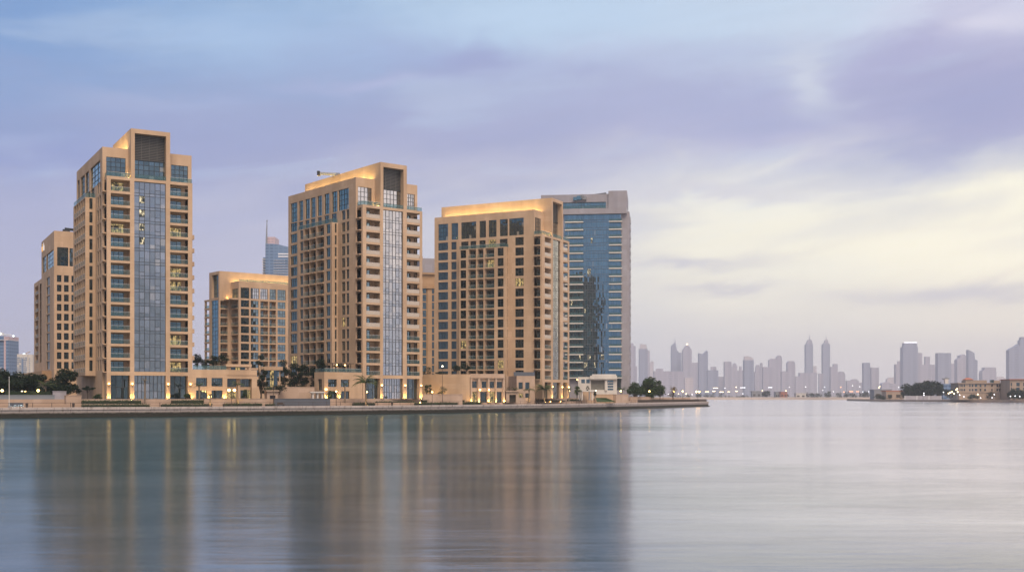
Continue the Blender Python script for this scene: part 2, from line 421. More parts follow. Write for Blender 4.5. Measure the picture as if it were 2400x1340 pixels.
# ------------------------------------------------------------------ the three sand-coloured riverside towers
def tower(sp):
    T = Bld('apartment_tower', sp['corner'][0], sp['Y'], sp['deg'], sp['label'], 'apartment tower', 'sand-coloured riverside towers')
    mb, z0, D = T.mb, T.z0, sp.get('D', 3.2)
    L = lambda px, q=0.0: T.pa(px, q)
    f0, f1 = L(sp['frame'][0], -D), L(sp['frame'][1], -D)
    p1 = sp.get('p1') and L(sp['p1'], 0.0) or f1 - 0.6
    Q = T.qb(sp['left_end'], 0.0)
    zm = T.z(sp['corner'][1], 0, 0)
    zs = T.z(sp['shoulder'], f0, -D)
    zf = T.z(sp['floor0'][1], L(sp['floor0'][0], -D), -D)
    nf = 14; SL = 0.62
    fh = (zs - 0.75 + SL - zf) / nf
    T.zf, T.fh, T.zs, T.zm, T.f0, T.f1, T.Q, T.p1, T.D = zf, fh, zs, zm, f0, f1, Q, p1, D
    zg = zf - 0.95                                        # underside of the band over the tall ground floor
    b1, cg, b2 = [(L(a, -D), L(b, -D)) for a, b in sp['bays']]
    lit_b = sp.get('lit_balconies', ())
    # front frame with its two balcony stacks and the glass bay between them
    ops = []
    for bi, (u0, u1) in enumerate((b1, b2)):
        for k in range(nf): ops.append((u0, u1, zf + k * fh, zf + (k + 1) * fh - SL, 0, bi, k))
        ops.append((u0, u1, z0, zg, 1.6))
    ops.append((cg[0], cg[1], zf, zs - 0.75, 0.45)); ops.append((cg[0], cg[1], z0, zg, 0.8))
    T.sheet('F', -D, f0, f1, z0, zs, ops)
    side = [(-D + 0.75, -0.15, zf + k * fh, zf + (k + 1) * fh - SL, 0.0) for k in range(nf)]
    T.sheet('L', f0, -D, 0, z0, zs, side); T.sheet('R', f1, -D, 0, z0, zs, side)
    for k in range(nf):                                   # little slab ends that stick out at both sides of the frame
        zz = zf + k * fh
        mb.box(f0 - 0.7, f0 - .003, -D + 0.7, -0.05, zz - 0.28, zz - 0.02, 'sand_stone')
        if k < 11: mb.box(f1 + .003, f1 + 0.75, -D + 0.9, -0.05, zz - 0.3, zz + 0.85, 'sand_stone')
    mb.poly([(f0, -D, zs), (f1, -D, zs), (f1, 0, zs), (f0, 0, zs)], 'paving')
    mb.poly([(f0, -D, zs - .7), (f1, -D, zs - .7), (f1, 0, zs - .7), (f0, 0, zs - .7)], 'sand_stone')
    for o in ops:
        if len(o) == 7:
            T.balc('F', -D, o, D - 0.2, door=sp['door'][o[5]], open_l=(o[5] == 0), open_r=(o[5] == 1), lit=((o[5], o[6]) in lit_b), rail='pale' if sp.get('bright') and o[6] > 3 else 'glass')
    for (u0, u1) in (b1, b2):
        T.win('F', -D, (u0, u1, z0, zg), 3, 2, 1.6, m='glass_dark', name='window', lit=False)
    # curtain glass, floor by floor
    w, h = cg[1] - cg[0], zs - 0.75 - zf
    ext = []; gm = MB(); cols = 6
    lp = sp.get('lit_panes', {})
    zz = []
    for k in range(nf):
        a = fh * k / h
        for (r0, r1) in ((0.0, 0.28), (0.28, 0.80), (0.80, 1.0)):
            za, zb = fh * (k + r0), min(h, fh * (k + r1)); zz.append(zb)
            for i in range(cols):
                x0, x1 = w * i / cols, w * (i + 1) / cols; tx, tz = R.uniform(-1, 1) * .014, R.uniform(-1, 1) * .010
                dx, dz = (x1 - x0) * tx, (zb - za) * tz
                gm.poly([(x0, -dx - dz, za), (x1, dx - dz, za), (x1, dx + dz, zb), (x0, -dx + dz, zb)], 'lit_pane' if (i, k) in lp and r0 > 0.2 and r0 < .7 else 'curtain_glass')
        for i in (1, 4): ext.append((w * i / cols, w * (i + 1) / cols, fh * (k + 0.28 + .0))); 
    loc, rz = T.place('F', -D, cg[0], cg[1], zf, 0.44)
    cw = gm.build('curtain_wall', T.e, loc, rz)
    fm = bars(w, h, cols, 1, 0.10, transoms=tuple(q / h for k in range(nf) for q in (fh * k + 0.001, fh * (k + 0.80))), extra=ext)
    link('frame', fm.mesh('curtain_frame'), cw)
    T.win('F', -D, (cg[0], cg[1], z0, zg), 8, 3, 0.8, m='curtain_glass')
    # penthouse storey set back behind the terrace, crown box in the middle
    c0, c1 = L(sp['crown'][0], -D), L(sp['crown'][1], -D)
    zc = T.z(sp['crown'][2], c0, -D)
    cq = T.qb(sp['crown_back'], c0)
    pw = []
    for (xa, xb, ya, yb) in sp['pent_front']:
        ua, ub = L(xa, 0), L(xb, 0); pw.append((ua, ub, max(zs + .05, T.z(yb, ua)), T.z(ya, ua), 0.35))
    T.sheet('F', 0.0, 0.0, c0, zs - 1.2, zm, [o for o in pw if o[0] < c0]); T.sheet('F', 0.0, c1, p1, zs - 1.2, zm, [o for o in pw if o[0] > c1])
    for o in pw: T.win('F', 0.0, o, 4, 4, 0.35, m='curtain_glass' if sp.get('bright') else 'glass')
    T.sheet('F', 0.0, 0.0, f0 + .01, z0, zs - 1.2)
    ca, cb_, cy0, cy1 = sp['crown_open']
    ua, ub = L(ca, -D), L(cb_, -D); zt = T.z(cy0, ua, -D); zl = T.z(cy1, ua, -D)
    T.sheet('F', -D, c0, c1, zs, zc, [(ua, ub, zs + .001, zt, 1.9)])
    T.sheet('L', c0, -D, cq, zs, zc); T.sheet('R', c1, -D, cq, zs, zc); T.sheet('B', cq, c0, c1, zm - 2, zc)
    mb.poly([(c0, -D, zc), (c1, -D, zc), (c1, cq, zc), (c0, cq, zc)], 'sand_stone')
    T.win('F', -D, (ua, ub, zs + .02, zl), 6, 4, 1.85, m='curtain_glass' if sp.get('bright') else 'glass')
    lv = MB(); n = int((zt - zl) / 0.42)
    lv.poly([(ua, -D + 1.86, zl), (ub, -D + 1.86, zl), (ub, -D + 1.86, zt), (ua, -D + 1.86, zt)], 'dark_metal')
    for i in range(n):
        z = zl + .1 + 0.42 * i; lv.box(ua + .02, ub - .02, -D + 1.55, -D + 1.8, z, z + 0.13, 'louvre_metal')
    for i in range(1, 4):
        x = ua + (ub - ua) * i / 4; lv.box(x - .05, x + .05, -D + 1.5, -D + 1.545, zl, zt, 'louvre_metal')
    lv.box(ua + .01, ub - .01, -D + 1.5, -D + 1.84, zl - .12, zl + .12, 'dark_metal')
    T.part('louvre_screen', lv)
    # roof and parapet
    rf = MB(); pt_ = 0.5; zr = zm - 1.3
    rf.poly([(0.01, .01, zr), (p1 - .01, .01, zr), (p1 - .01, Q - .01, zr), (.01, Q - .01, zr)], 'paving')
    rf.box(.004, p1 - .004, .004, pt_, zr + .01, zm, 'sand_stone', 'f'); rf.box(.004, p1 - .004, Q - pt_, Q - .004, zr + .01, zm, 'sand_stone', 'k')
    rf.box(.004, pt_, pt_ + .002, Q - pt_ - .002, zr + .01, zm - .003, 'sand_stone', 'l'); rf.box(p1 - pt_, p1 - .004, pt_ + .002, Q - pt_ - .002, zr + .01, zm - .003, 'sand_stone', 'r')
    T.part('roof', rf)
    def strip(name, x0, x1, y0, y1, z, m='crown_strip'):
        u = MB(); (u.spots if m == 'crown_strip' else u.spot)(x0, x1, y0, y1, z, z + .12, m); T.part(name, u)
    strip('uplight', c0 - 1.5, c0 - 1.2, 1.2, cq - .4, zr + .12)
    strip('uplight', c0 - .55, c0 - .3, -D + .6, -D + .85, zs + .03, 'wall_glow'); strip('uplight', c0 - .55, c0 - .3, -.85, -.6, zs + .03, 'wall_glow')
    strip('uplight', c0 + 1, c1 - 1, cq + .9, cq + 1.2, zr + .12)
    tr = MB()
    for (x0, x1) in ((f0, c0), (c1, f1)):
        tr.box(x0 + .1, x1 - .1, -D + .12, -D + .16, zs + .05, zs + 1.1, 'rail_glass'); tr.box(x0 + .1, x1 - .1, -D + .10, -D + .18, zs + 1.1, zs + 1.15, 'pale_metal')
    tr.box(f0 + .1, f0 + .14, -D + .2, -.1, zs + .05, zs + 1.1, 'rail_glass')
    tr.box(ua + .05, ub - .05, -D + .12, -D + .16, zs + .05, zs + 1.1, 'rail_glass')
    T.part('terrace_railing', tr)
    # left side: penthouse windows, window columns, projecting bay
    qf = lambda a, b, p=0.0: (T.qb(b, p), T.qb(a, p))
    ba, bc, bf = sp['bay']
    qa = T.qb(ba, 0.0); B = -T.pa(bc, qa); qz = T.qb(bf, -B)
    T.B = B
    zbt = zf + 13 * fh - 0.15; zbb = sp.get('bay_bottom') and T.z(sp['bay_bottom'], -B, qa) or z0
    wz0, wz1 = 0.35, fh - 0.42
    lops = []
    xr, yt, yb = sp['pent_z']; qr = T.qb(xr, 0.0); za, zb = T.z(yb, 0, qr), T.z(yt, 0, qr)
    for (a, b) in sp['pent']: lops.append((*qf(a, b), za, zb, .35, max(2, round((b - a) / 6)) if not sp.get('oblique') else 3, 4))
    for (a, b) in sp['terr']: lops.append((*qf(a, b), zf + 13 * fh + .12, zf + 14 * fh - 0.6, .3, 2, 1))
    for (a, b) in sp['cols']:
        for k in range(nf): lops.append((*qf(a, b), zf + k * fh + wz0, zf + k * fh + wz1, .3, 3 if (b - a) > 11 else 2, 1))
    T.sheet('L', 0.0, 0.0, Q, z0, zm, lops)
    lit = sp.get('lit_windows', {})
    for i, o in enumerate(lops): T.win('L', 0.0, o, o[5], o[6], o[4], m='glass' if o[6] > 1 else sp.get('side_glass', 'glass'), lit=i in lit, transoms=(0.7,) if o[6] == 1 else ())
    bops = []; bal = []
    for (a, b) in sp['bay_win']:
        for k in range(13): bops.append((*qf(a, b, -B), zf + k * fh + .3, zf + k * fh + fh - .45, .3))
    for (a, b) in sp['bay_balc']:
        for k in range(13): bal.append((*qf(a, b, -B), zf + k * fh + .02, zf + k * fh + fh - .35, 0, k))
    T.sheet('L', -B, qa, qz, zbb, zbt, bops + bal)
    for i, o in enumerate(bops): T.win('L', -B, o, 2, 1, .3, m=sp.get('side_glass', 'glass'), lit=R.random() < 0.03, transoms=(0.7,))
    for i, o in enumerate(bal):
        T.balc('L', -B, o, 1.35 if not sp.get('white_rail') else 1.5, door=(0.04, 0.97), m='glass_dark', lit=R.random() < .03, rail_out=sp.get('bow', 0.0) and 0.35)
    sa, sb = sp['slot']; ps = (T.pa(sa, qa), T.pa(sb, qa))
    sops = [(ps[0], ps[1], zf + k * fh + .35, zf + k * fh + fh - .4, .3) for k in range(13)]
    T.sheet('F', qa, -B, 0, zbb, zbt, sops)
    for o in sops: T.win('F', qa, o, 1, 1, .3, m='glass_dark')
    T.sheet('B', qz, -B, 0, zbb, zbt)
    mb.poly([(-B, qa, zbt), (0, qa, zbt), (0, qz, zbt), (-B, qz, zbt)], 'paving'); mb.poly([(-B, qa, zbb), (0, qa, zbb), (0, qz, zbb), (-B, qz, zbb)], 'sand_stone')
    br = MB(); br.box(-B + .1, -B + .15, qa + .1, qz - .1, zbt + .02, zbt + 1.15, 'rail_glass'); br.box(-B + .15, -.1, qa + .1, qa + .15, zbt + .02, zbt + 1.15, 'rail_glass')
    br.box(-B + .09, -B + .16, qa + .1, qz - .1, zbt + 1.15, zbt + 1.2, 'pale_metal')
    T.part('terrace_railing', br)
    # the two sides nobody faces: plain window grid
    rops = []
    for side, pl, u0, u1 in (('B', Q, 0, p1), ('R', p1, 0, Q)):
        ops = []; n = max(3, int((u1 - u0) / 4.6)); st = (u1 - u0) / n
        for i in range(n):
            for k in range(0, nf + 1): ops.append((u0 + st * (i + .2), u0 + st * (i + .8), zf + k * fh + .3, zf + k * fh + fh - .45, .3))
        T.sheet(side, pl, u0, u1, z0, zm, ops); rops += [(side, pl, o) for o in ops]
    rw = MB()
    for side, pl, o in rops: rw.poly([T.pt(side, pl, o[0], o[2], .29), T.pt(side, pl, o[1], o[2], .29), T.pt(side, pl, o[1], o[3], .29), T.pt(side, pl, o[0], o[3], .29)], 'glass_dark')
    tag(T.part('window', rw), kind='stuff')
    # lanterns on the piers of the ground floor
    for u in sp.get('pier_lamps', ()):
        x = L(u, -D); g = MB(); g.box(x - .12, x + .12, -D - .34, -D - .12, 8.0, 8.32, 'lamp_glow'); g.box(x - .26, x + .26, -D - .46, -D - .003, 7.85, 7.99, 'bronze'); T.part('wall_lamp', g)
        u2 = MB(); u2.spot(x - .35, x + .35, -D - 0.7, -D - .4, 4.2, 4.34); T.part('uplight', u2)
    T.finish()
    return T

T1 = tower(dict(corner=(239.9, 343.7), Y=296, deg=29.9, frame=(250.3, 451), p1=449, left_end=179.6, shoulder=411.6, floor0=(283, 870.3),
    bays=[(259.7, 304.9), (314.8, 388.7), (398.9, 440.5)], door=[(0.0, 0.78), (0.0, 0.76)], crown=(307, 398.9, 300.7), crown_open=(316, 389.5, 312, 371), crown_back=264.6,
    pent_front=[(249, 294.5, 367, 411), (401, 440.5, 386, 430)], bay=(224, 200, 172), bay_bottom=880, pent=[(181.5, 186), (189, 198.5), (200, 208), (212, 234.8)], pent_z=(234.8, 374, 427),
    terr=[(206, 211), (213.5, 221)], cols=[(228, 231), (233, 236)], bay_win=[], bay_balc=[(174.2, 178.6), (179.2, 183.6), (184.2, 188.6), (189.4, 193.4), (194.2, 198.8)], slot=(209.5, 217), oblique=1, white_rail=1,
    side_glass='glass_dark', lit_balconies={(1, 10), (1, 7), (1, 6), (1, 2), (1, 0), (0, 10), (0, 13)}, lit_panes={(1, 12), (1, 11), (1, 10), (1, 9)}, pier_lamps=(255, 310, 394, 446),
    label='tallest sand-coloured apartment tower, leftmost of the three, with louvred crown and blue glass front'))
T2 = tower(dict(corner=(833.9, 414.9), Y=333, deg=38.45, frame=(850, 989.8), p1=978, left_end=675.7, shoulder=479, floor0=(875, 878.5), bright=1,
    bays=[(858.6, 890.9), (898, 944.7), (953.6, 983.4)], door=[(0.02, 0.62), (0.0, 0.7)], crown=(892, 953.6, 379.6), crown_open=(898.5, 946, 391, 440), crown_back=714.8,
    pent_front=[(839, 871, 437, 482), (954.5, 972, 454, 490)], bay=(792, 778, 698.5), pent=[(681, 696.3), (700.2, 710.2), (715, 725.9), (728, 739.3), (743.8, 754.2), (759.7, 771.8), (777.6, 790.1), (792.7, 817.3)], pent_z=(817.3, 439.7, 489),
    terr=[(700.5, 710), (715.3, 725), (728.4, 738.5), (744.6, 753.8), (759.7, 771.4), (777, 789)], cols=[(681, 696.3), (801, 808.9), (811.8, 818)], bay_win=[(703, 710), (764.4, 774)], bay_balc=[(713, 724.6), (726.6, 740), (743.6, 759)], slot=(785, 789),
    bow=1, side_glass='glass_dark', lit_windows={15, 32}, pier_lamps=(894.5, 949, 986.5),
    label='sand-coloured apartment tower in the middle of the three, its crown glowing behind a crane arm'))
T3 = tower(dict(corner=(1252, 491), Y=389, deg=62.6, frame=(1271, 1334.4), left_end=1018.4, shoulder=547.9, floor0=(1284, 888.5), bright=1,
    bays=[(1276.8, 1292), (1296, 1313.8), (1320, 1330.6)], door=[(0.0, 0.6), (0.0, 0.75)], crown=(1293.6, 1319.6, 463.5), crown_open=(1296, 1317, 472, 516), crown_back=1034.7,
    pent_front=[(1254, 1268, 509, 547)], bay=(1192.4, 1184.5, 1076), pent=[(1027, 1050), (1057.7, 1073.7), (1080.7, 1116), (1123.5, 1139), (1145, 1163.6), (1171, 1190), (1193, 1227.3)], pent_z=(1227.3, 510, 550),
    terr=[(1080.7, 1097.8), (1102.3, 1116), (1123.3, 1138), (1145, 1162.7), (1171, 1189.5)], cols=[(1027, 1050), (1057.7, 1069.8), (1207.5, 1227.3)], bay_win=[(1079, 1092.3), (1166, 1180)], bay_balc=[(1098.7, 1115.3), (1119.5, 1132.8), (1137.5, 1158.4)], slot=(1189.3, 1190.9),
    bow=1, side_glass='glass_dark', lit_windows={10, 49}, pier_lamps=(1294, 1317, 1332),
    label='sand-coloured apartment tower nearest the blue glass tower, with the broadest side facing the water'))

# crane arm of the window cleaners on the middle tower's roof
t = tag(bpy.data.objects.new('roof_crane', None), 'dark window-cleaning crane arm sticking out over the middle tower roof', 'roof crane'); COL.objects.link(t)
a = T2.w(T2.pa(760, T2.Q * .62), T2.Q * .62, T2.zm); t.location = a; k = T2.Q * .62
g = MB(); pA, pB = wpt(790, 409, a.y), wpt(748, 406.5, a.y - 2)
d = [pA - a, pB - a]
g.tube([d[0], d[1]], [.5, .42], 'far_grey', 6); g.build('arm', t)
g = MB(); g.box(d[1].x - .5, d[1].x + .3, d[1].y - 1, d[1].y + 1, d[1].z - .7, d[1].z + .6, 'dark_metal'); g.build('cradle_head', t)
g = MB(); g.box(d[0].x - .5, d[0].x + .8, d[0].y - .6, d[0].y + .6, -1.2, d[0].z + .4, 'far_grey'); g.build('mast', t)
# ------------------------------------------------------------------ blue glass tower (right of the third tower)
B4 = Bld('glass_tower', 1300, 530, -7.0, 'blue glass office tower with pale stone top and white slab edges', 'glass tower', z0=4.15)
mb = B4.mb; P = lambda px, q=0.0: B4.pa(px, q); Z = lambda py, q=0.0: B4.z(py, 15, q)
uL, uR, uE = P(1268), P(1455), P(1475)
zt, zc0, zc1 = Z(455), Z(490), Z(502)
for (x0, x1, y0, y1, z0, z1) in ((P(1268), P(1470), 0.8, 30, 4, Z(500)), ): pass
B4.sheet('L', uL, 0, 32, 4, zt, m='grey_stone'); B4.sheet('B', 32, uL, uE, 4, zt - 6, m='grey_stone'); B4.sheet('R', uE, 2.0, 32, 4, Z(497), m='grey_stone')
mb.box(P(1455.5), uE, 1.0, 2.0, 4, Z(497), 'grey_stone'); mb.box(P(1268), P(1322), 0.6, 2, 4, zc1, 'grey_stone')
mb.box(uL, P(1469), -0.6, 2.2, zc1, zc0 + .2, 'grey_stone')                       # pale band below the top storey
o = (P(1319), P(1420), Z(489.5), Z(473.5), 1.2)
B4.sheet('F', 0.4, uL, P(1426), zc0 + .2, zt, [o], m='grey_stone'); B4.sheet('F', -0.4, P(1426), P(1469.5), zc0 + .2, zt + 1.2, m='grey_stone')
mb.box(P(1469.5) - .01, P(1469.5), -.4, 28, zc0, zt + 1.2, 'grey_stone'); mb.box(P(1426), P(1426) + .02, -.4, 20, zc0, zt + 1.2, 'grey_stone')
mb.poly([(uL, .4, zt - .2), (P(1469), .4, zt - .2), (P(1469), 32, zt - .2), (uL, 32, zt - .2)], 'grey_stone')
B4.win('F', 0.4, o, 14, 2, 1.2, m='teal_glass')
tr = MB(); tr.box(P(1319), P(1420), -.35, -.3, zc0 + .2, zc0 + 1.3, 'rail_glass'); B4.part('terrace_railing', tr)
nf = 21; zb = Z(885); fh4 = (zc1 - zb) / nf
u0, u1 = P(1322), P(1455); n = 34; gm = MB()
for k in range(nf):
    for i in range(n):
        x0, x1 = u0 + (u1 - u0) * i / n, u0 + (u1 - u0) * (i + 1) / n
        for (r0, r1) in ((0, .3), (.3, 1)):
            za, zb2 = zb + fh4 * (k + r0), zb + fh4 * (k + r1); tx, tz = R.uniform(-1, 1) * .006, R.uniform(-1, 1) * .006
            dx, dz = (x1 - x0) * tx, (zb2 - za) * tz
            litp = (i, k) in {(13, 1), (22, 2), (23, 2), (15, 2), (9, 2), (14, 13), (15, 13), (12, 8), (4, 9), (16, 17), (12, 1), (18, 1)} and r0 > .2
            gm.poly([(x0, .9 - dx - dz, za), (x1, .9 + dx - dz, za), (x1, .9 + dx + dz, zb2), (x0, .9 - dx + dz, zb2)], 'lit_pane' if litp else 'blue_glass')
cw = gm.build('curtain_wall', B4.e)
fr = MB()
for i in range(n + 1): x = u0 + (u1 - u0) * i / n; fr.box(x - .045, x + .045, .72, .93, zb, zc1, 'slate_panel', 'k')
for k in range(nf):
    for r in (0, .3): z = zb + fh4 * (k + r); fr.box(u0, u1, .735, .925, z - .06, z + .06, 'slate_panel', 'k')
fr.build('frame', cw)
for k in range(nf):
    z = zb + fh4 * k
    for (a, b) in ((1324, 1367), (1427, 1458)):
        s = MB(); s.box(P(a), P(b), -.9, .7, z - .28, z + .2, 'white_render'); s.box(P(a) + .1, P(b) - .1, -.85, -.8, z + .2, z + 1.2, 'rail_glass'); B4.part('balcony_slab', s)
for k in range(nf): mb.box(uE, uE + .55, 6, 9, zb + fh4 * k, zb + fh4 * k + 1.3, 'grey_stone')
B4.sheet('F', .95, uL, uE, 4, zb, [(P(1446), P(1456), Z(914), Z(884), .4)], m='grey_stone')
B4.win('F', .95, (P(1446), P(1456), Z(914), Z(884)), 3, 3, .4, m='glass_dark')
rr = MB(); a = Vector((P(1371), 8, Z(455))); c = Vector((P(1420), 4, Z(449.5)))
rr.poly([(a.x, 3, a.z), (c.x, 3, c.z), (c.x, 12, c.z), (a.x, 12, a.z)], 'slate_panel'); rr.poly([(a.x, 3, a.z), (c.x, 3, c.z), (c.x, 3, c.z - .9), (a.x, 3, a.z - .3)], 'slate_panel')
rr.box(c.x - 1, c.x, 3.1, 11, zt - .2, c.z - .3, 'grey_stone'); rr.box(P(1395), P(1396), 3.1, 11, zt - .2, zt + .5, 'grey_stone')
B4.part('sloping_roof', rr)
cr = MB(); x = P(1361); zz = Z(466)
for (dx, dz, s) in ((-2.4, 0, .9), (-.6, .4, 1.1), (.8, .8, .8), (1.8, .2, .9)): cr.box(x + dx - s, x + dx + s, -1.3, .3, zz + dz - s * .8, zz + dz + s * .8, 'teal_glass' if dx < 0 else 'far_grey')
cr.tube([(x + .9, -.4, zz + 1), (x + .9, -.4, Z(455))], [.25, .12], 'far_grey', 6)
B4.part('cleaning_cradle', cr)
B4.finish()
# its white podium
W = Bld('podium_building', 1355, 470, -3, 'white flat-roofed podium with grey roller door at foot of blue glass tower', 'podium', 'low podium buildings', z0=3.0)
P = W.pa; z = lambda y: W.z(y, 8)
o1 = (P(1385), P(1416.5), z(913), z(891), .5); o2 = [(P(1424), P(1437.4), z(914 - 6.2 * i), z(914 - 6.2 * i - 4.4), .3) for i in range(4)]; o3 = [(P(1362.3), P(1371), z(897.6), z(888.4), .25), (P(1374), P(1382), z(897.6), z(888.4), .25)]
W.sheet('F', 0, P(1355), P(1446), 3, z(883), [o1] + o2 + o3, m='white_render')
W.mb.box(P(1383), P(1446), -1.1, -.003, z(888), z(880), 'white_render'); W.mb.box(P(1418), P(1422.5), -.5, -.004, z(915), z(888.01), 'white_render')
W.mb.box(P(1388), P(1444), .1, 6, z(883.2), z(876.5), 'white_render'); W.mb.box(P(1355), P(1446), .02, 22, 3, z(883.1), 'white_render', 'f')
d = MB(); d.poly([(o1[0], .48, o1[2]), (o1[1], .48, o1[2]), (o1[1], .48, o1[3]), (o1[0], .48, o1[3])], 'roller_door'); W.part('roller_door', d)
for o in o2 + o3: W.win('F', 0, o, 3, 1, .25, m='glass')
W.finish()

# ------------------------------------------------------------------ block behind the tallest tower, with its lit sign
B5 = Bld('apartment_block', 126.8, 405, 29.0, 'sand-coloured block with a lit sign near its roof, half hidden behind the tallest tower', 'apartment block')
P = B5.pa; Qb = B5.qb; mb = B5.mb
Q5 = Qb(97.2); z = lambda y, q=0: B5.z(y, 0, q); pR = P(215)
zt = z(540.5); zr0 = z(644); fh5 = (z(644) - z(870)) / 10
ops = [(P(134), P(160), z(622), z(578.5), .35), (P(163), P(171), z(622), z(579.5), .35), (P(176), P(200), z(622), z(579), .35)]
for k in range(10):
    for (a, b) in ((133.5, 144), (150, 161), (167.5, 177), (182, 192)): ops.append((P(a), P(b), zr0 - fh5 * (k + 1) + 1.0, zr0 - fh5 * k - .0, .3))
B5.sheet('F', 0, 0, pR, 4, zt, ops)
for i, o in enumerate(ops): B5.win('F', 0, o, 3 if i == 0 else 2, 4 if i < 3 else 1, .3, m='glass' if i < 3 else 'glass_dark')
lo = [(Qb(125.5), Qb(109.6), z(622), z(582.5), .35), (Qb(108.6), Qb(99.5), z(622), z(582.5), .35)]
for k in range(11): lo.append((Qb(116.5), Qb(109), zr0 - fh5 * (k + 1) + 1.0, zr0 - fh5 * k + .6, .3))
B5.sheet('L', 0, 0, Q5, 4, zt, lo)
for i, o in enumerate(lo): B5.win('L', 0, o, 3, 4 if i < 2 else 1, .3, m='glass' if i < 2 else 'glass_dark')
B5.sheet('B', Q5, 0, pR, 4, zt); B5.sheet('R', pR, 0, Q5, 4, zt); mb.poly([(0, 0, zt - .01), (pR, 0, zt - .01), (pR, Q5, zt - .01), (0, Q5, zt - .01)], 'paving')
# lit lettering across the left side, half orange and half white
def lettering(txt, mname, loc, rz, size, parent, name):
    c = bpy.data.curves.new(name, 'FONT'); c.body = txt; c.size = size; c.extrude = .08; c.align_x = 'LEFT'
    o = bpy.data.objects.new(name, c); COL.objects.link(o); dg = bpy.context.evaluated_depsgraph_get()
    me = bpy.data.meshes.new_from_object(o.evaluated_get(dg)); bpy.data.objects.remove(o)
    me.materials.clear(); me.materials.append(MT[mname])
    r = link(name, me, parent, loc, 0); r.rotation_euler = (math.pi / 2, 0, rz); return r
sg = bpy.data.objects.new('roof_sign', None); COL.objects.link(sg); sg.parent = B5.e
zq = B5.z(583, 0, Q5 * .6); ln = Q5 * .86
lettering('vi', 'sign_orange', (-.25, Q5 * .93, zq), -math.pi / 2, 4.2, sg, 'orange_letters')
lettering('da', 'sign_white', (-.25, Q5 * .93 - 3.9, zq), -math.pi / 2, 4.2, sg, 'white_letters')
g = MB(); x = P(156); g.tube([(x, 4, zt), (x, 4, zt + 1.4), (x + 9, 4, zt + 1.0)], [.5, .5, .4], 'dark_metal', 6); g.box(x - .7, x + 1.6, 3.2, 4.8, zt, zt + 1.2, 'dark_metal'); B5.part('roof_crane', g)
# lower balcony wing on its far side
q0 = Q5 - .01; q1 = Qb(73.5); zw = z(648, Q5); 
wz = MB(); B5.sheet('L', 1.0, q0, q1, z(880, Q5), zw, [(q0 + (q1 - q0) * a, q0 + (q1 - q0) * b, zw - 2.6 - fh5 * (k + 1) + 1.0, zw - 2.6 - fh5 * k + 1.0 - .5 + .4, .0) for k in range(9) for (a, b) in ((.08, .42), (.56, .9))], mb=wz)
B5.sheet('B', q1, 1, 16, 4, zw, mb=wz); wz.poly([(1, q0, zw), (16, q0, zw), (16, q1, zw), (1, q1, zw)], 'paving'); wz.box(1.01, 14, q0, q1 - .01, 4, z(880, Q5), 'sand_stone_dark')
wz.box(-3.2, .99, Q5 * .2, q1 + 2, z(893, Q5), z(872, Q5), 'sand_stone_dark')
B5.part('balcony_wing', wz)
for k in range(9):
    for i, (a, b) in enumerate(((.08, .42), (.56, .9))):
        o = (q0 + (q1 - q0) * a, q0 + (q1 - q0) * b, zw - 2.6 - fh5 * (k + 1) + 1.0, zw - 2.6 - fh5 * k + .9)
        if i == 0: B5.win('L', 1.0, o, 2, 1, .35, m='glass_dark')
        else:
            B5.balc('L', 1.0, o, 1.6, door=(.1, .8), m='glass_dark')
    s = MB(); zz = zw - 2.6 - fh5 * (k + 1) + .9
    s.box(1.4, 3.4, q1 + .004, q1 + 1.6, zz - .3, zz, 'sand_stone'); s.box(1.4, 3.4, q1 + 1.5, q1 + 1.56, zz, zz + 1.1, 'rail_glass'); s.box(1.4, 1.46, q1 + .02, q1 + 1.48, zz, zz + 1.1, 'rail_glass'); B5.part('balcony_slab', s)
B5.finish()

# ------------------------------------------------------------------ lower block between the tallest and the middle tower
B6 = Bld('apartment_block', 559.5, 463, 38.45, 'low sand-coloured block with glowing parapet between the tallest and middle towers', 'apartment block')
P = B6.pa; Qb = B6.qb; mb = B6.mb; z = lambda y, p=0, q=0: B6.z(y, p, q)
pR = P(760); zt = z(658.5); qA = Qb(540.5); zsh = z(699); zr0 = z(702.5); fh6 = 20.4 / 2700 * 463
sc = 1340 / 250.0; X = lambda v: 470 + v / sc
pops = [(P(X(a)), P(X(b)), z(X(0) * 0 + 630 + 365 / sc), z(630 + 230 / sc), .3) for a, b in ((505, 612), (630, 735), (750, 845), (868, 948), (966, 1070))] + [(P(X(1100)), P(X(1200)), z(698.3), z(673), .3)]
ops = []; bal = []
for k in range(9):
    zb_, ztp = zr0 - fh6 * (k + 1) + .75, zr0 - fh6 * k - .0
    if zb_ < 5: break
    for a, b in ((507, 610), (632, 728), (968, 1066), (1100, 1190)): ops.append((P(X(a)), P(X(b)), zb_, ztp, .3))
    for a, b in ((752, 850), (866, 948)): bal.append((P(X(a)), P(X(b)), zb_ - .3, ztp, 0))
B6.sheet('F', 0, 0, pR, 4, zt, pops + ops + bal)
for i, o in enumerate(pops): B6.win('F', 0, o, 4, 3, .3, m='curtain_glass' if i in (1, 2) else 'glass')
for o in ops: B6.win('F', 0, o, 3, 2, .3, m='glass')
for o in bal: B6.balc('F', 0, o, 1.8, door=(.05, .62), m='glass_dark')
lb = [(Qb(X(470)) , Qb(X(386)), o[2], o[3], 0) for o in bal[::2]]
pw = (Qb(558), Qb(544), z(697), z(675), .3)
B6.sheet('L', 0, 0, qA, 4, zt, [pw] + lb); B6.win('L', 0, pw, 3, 2, .3, m='glass')
for o in lb: B6.balc('L', 0, o, 2.2, door=(.42, .98), m='glass_dark')
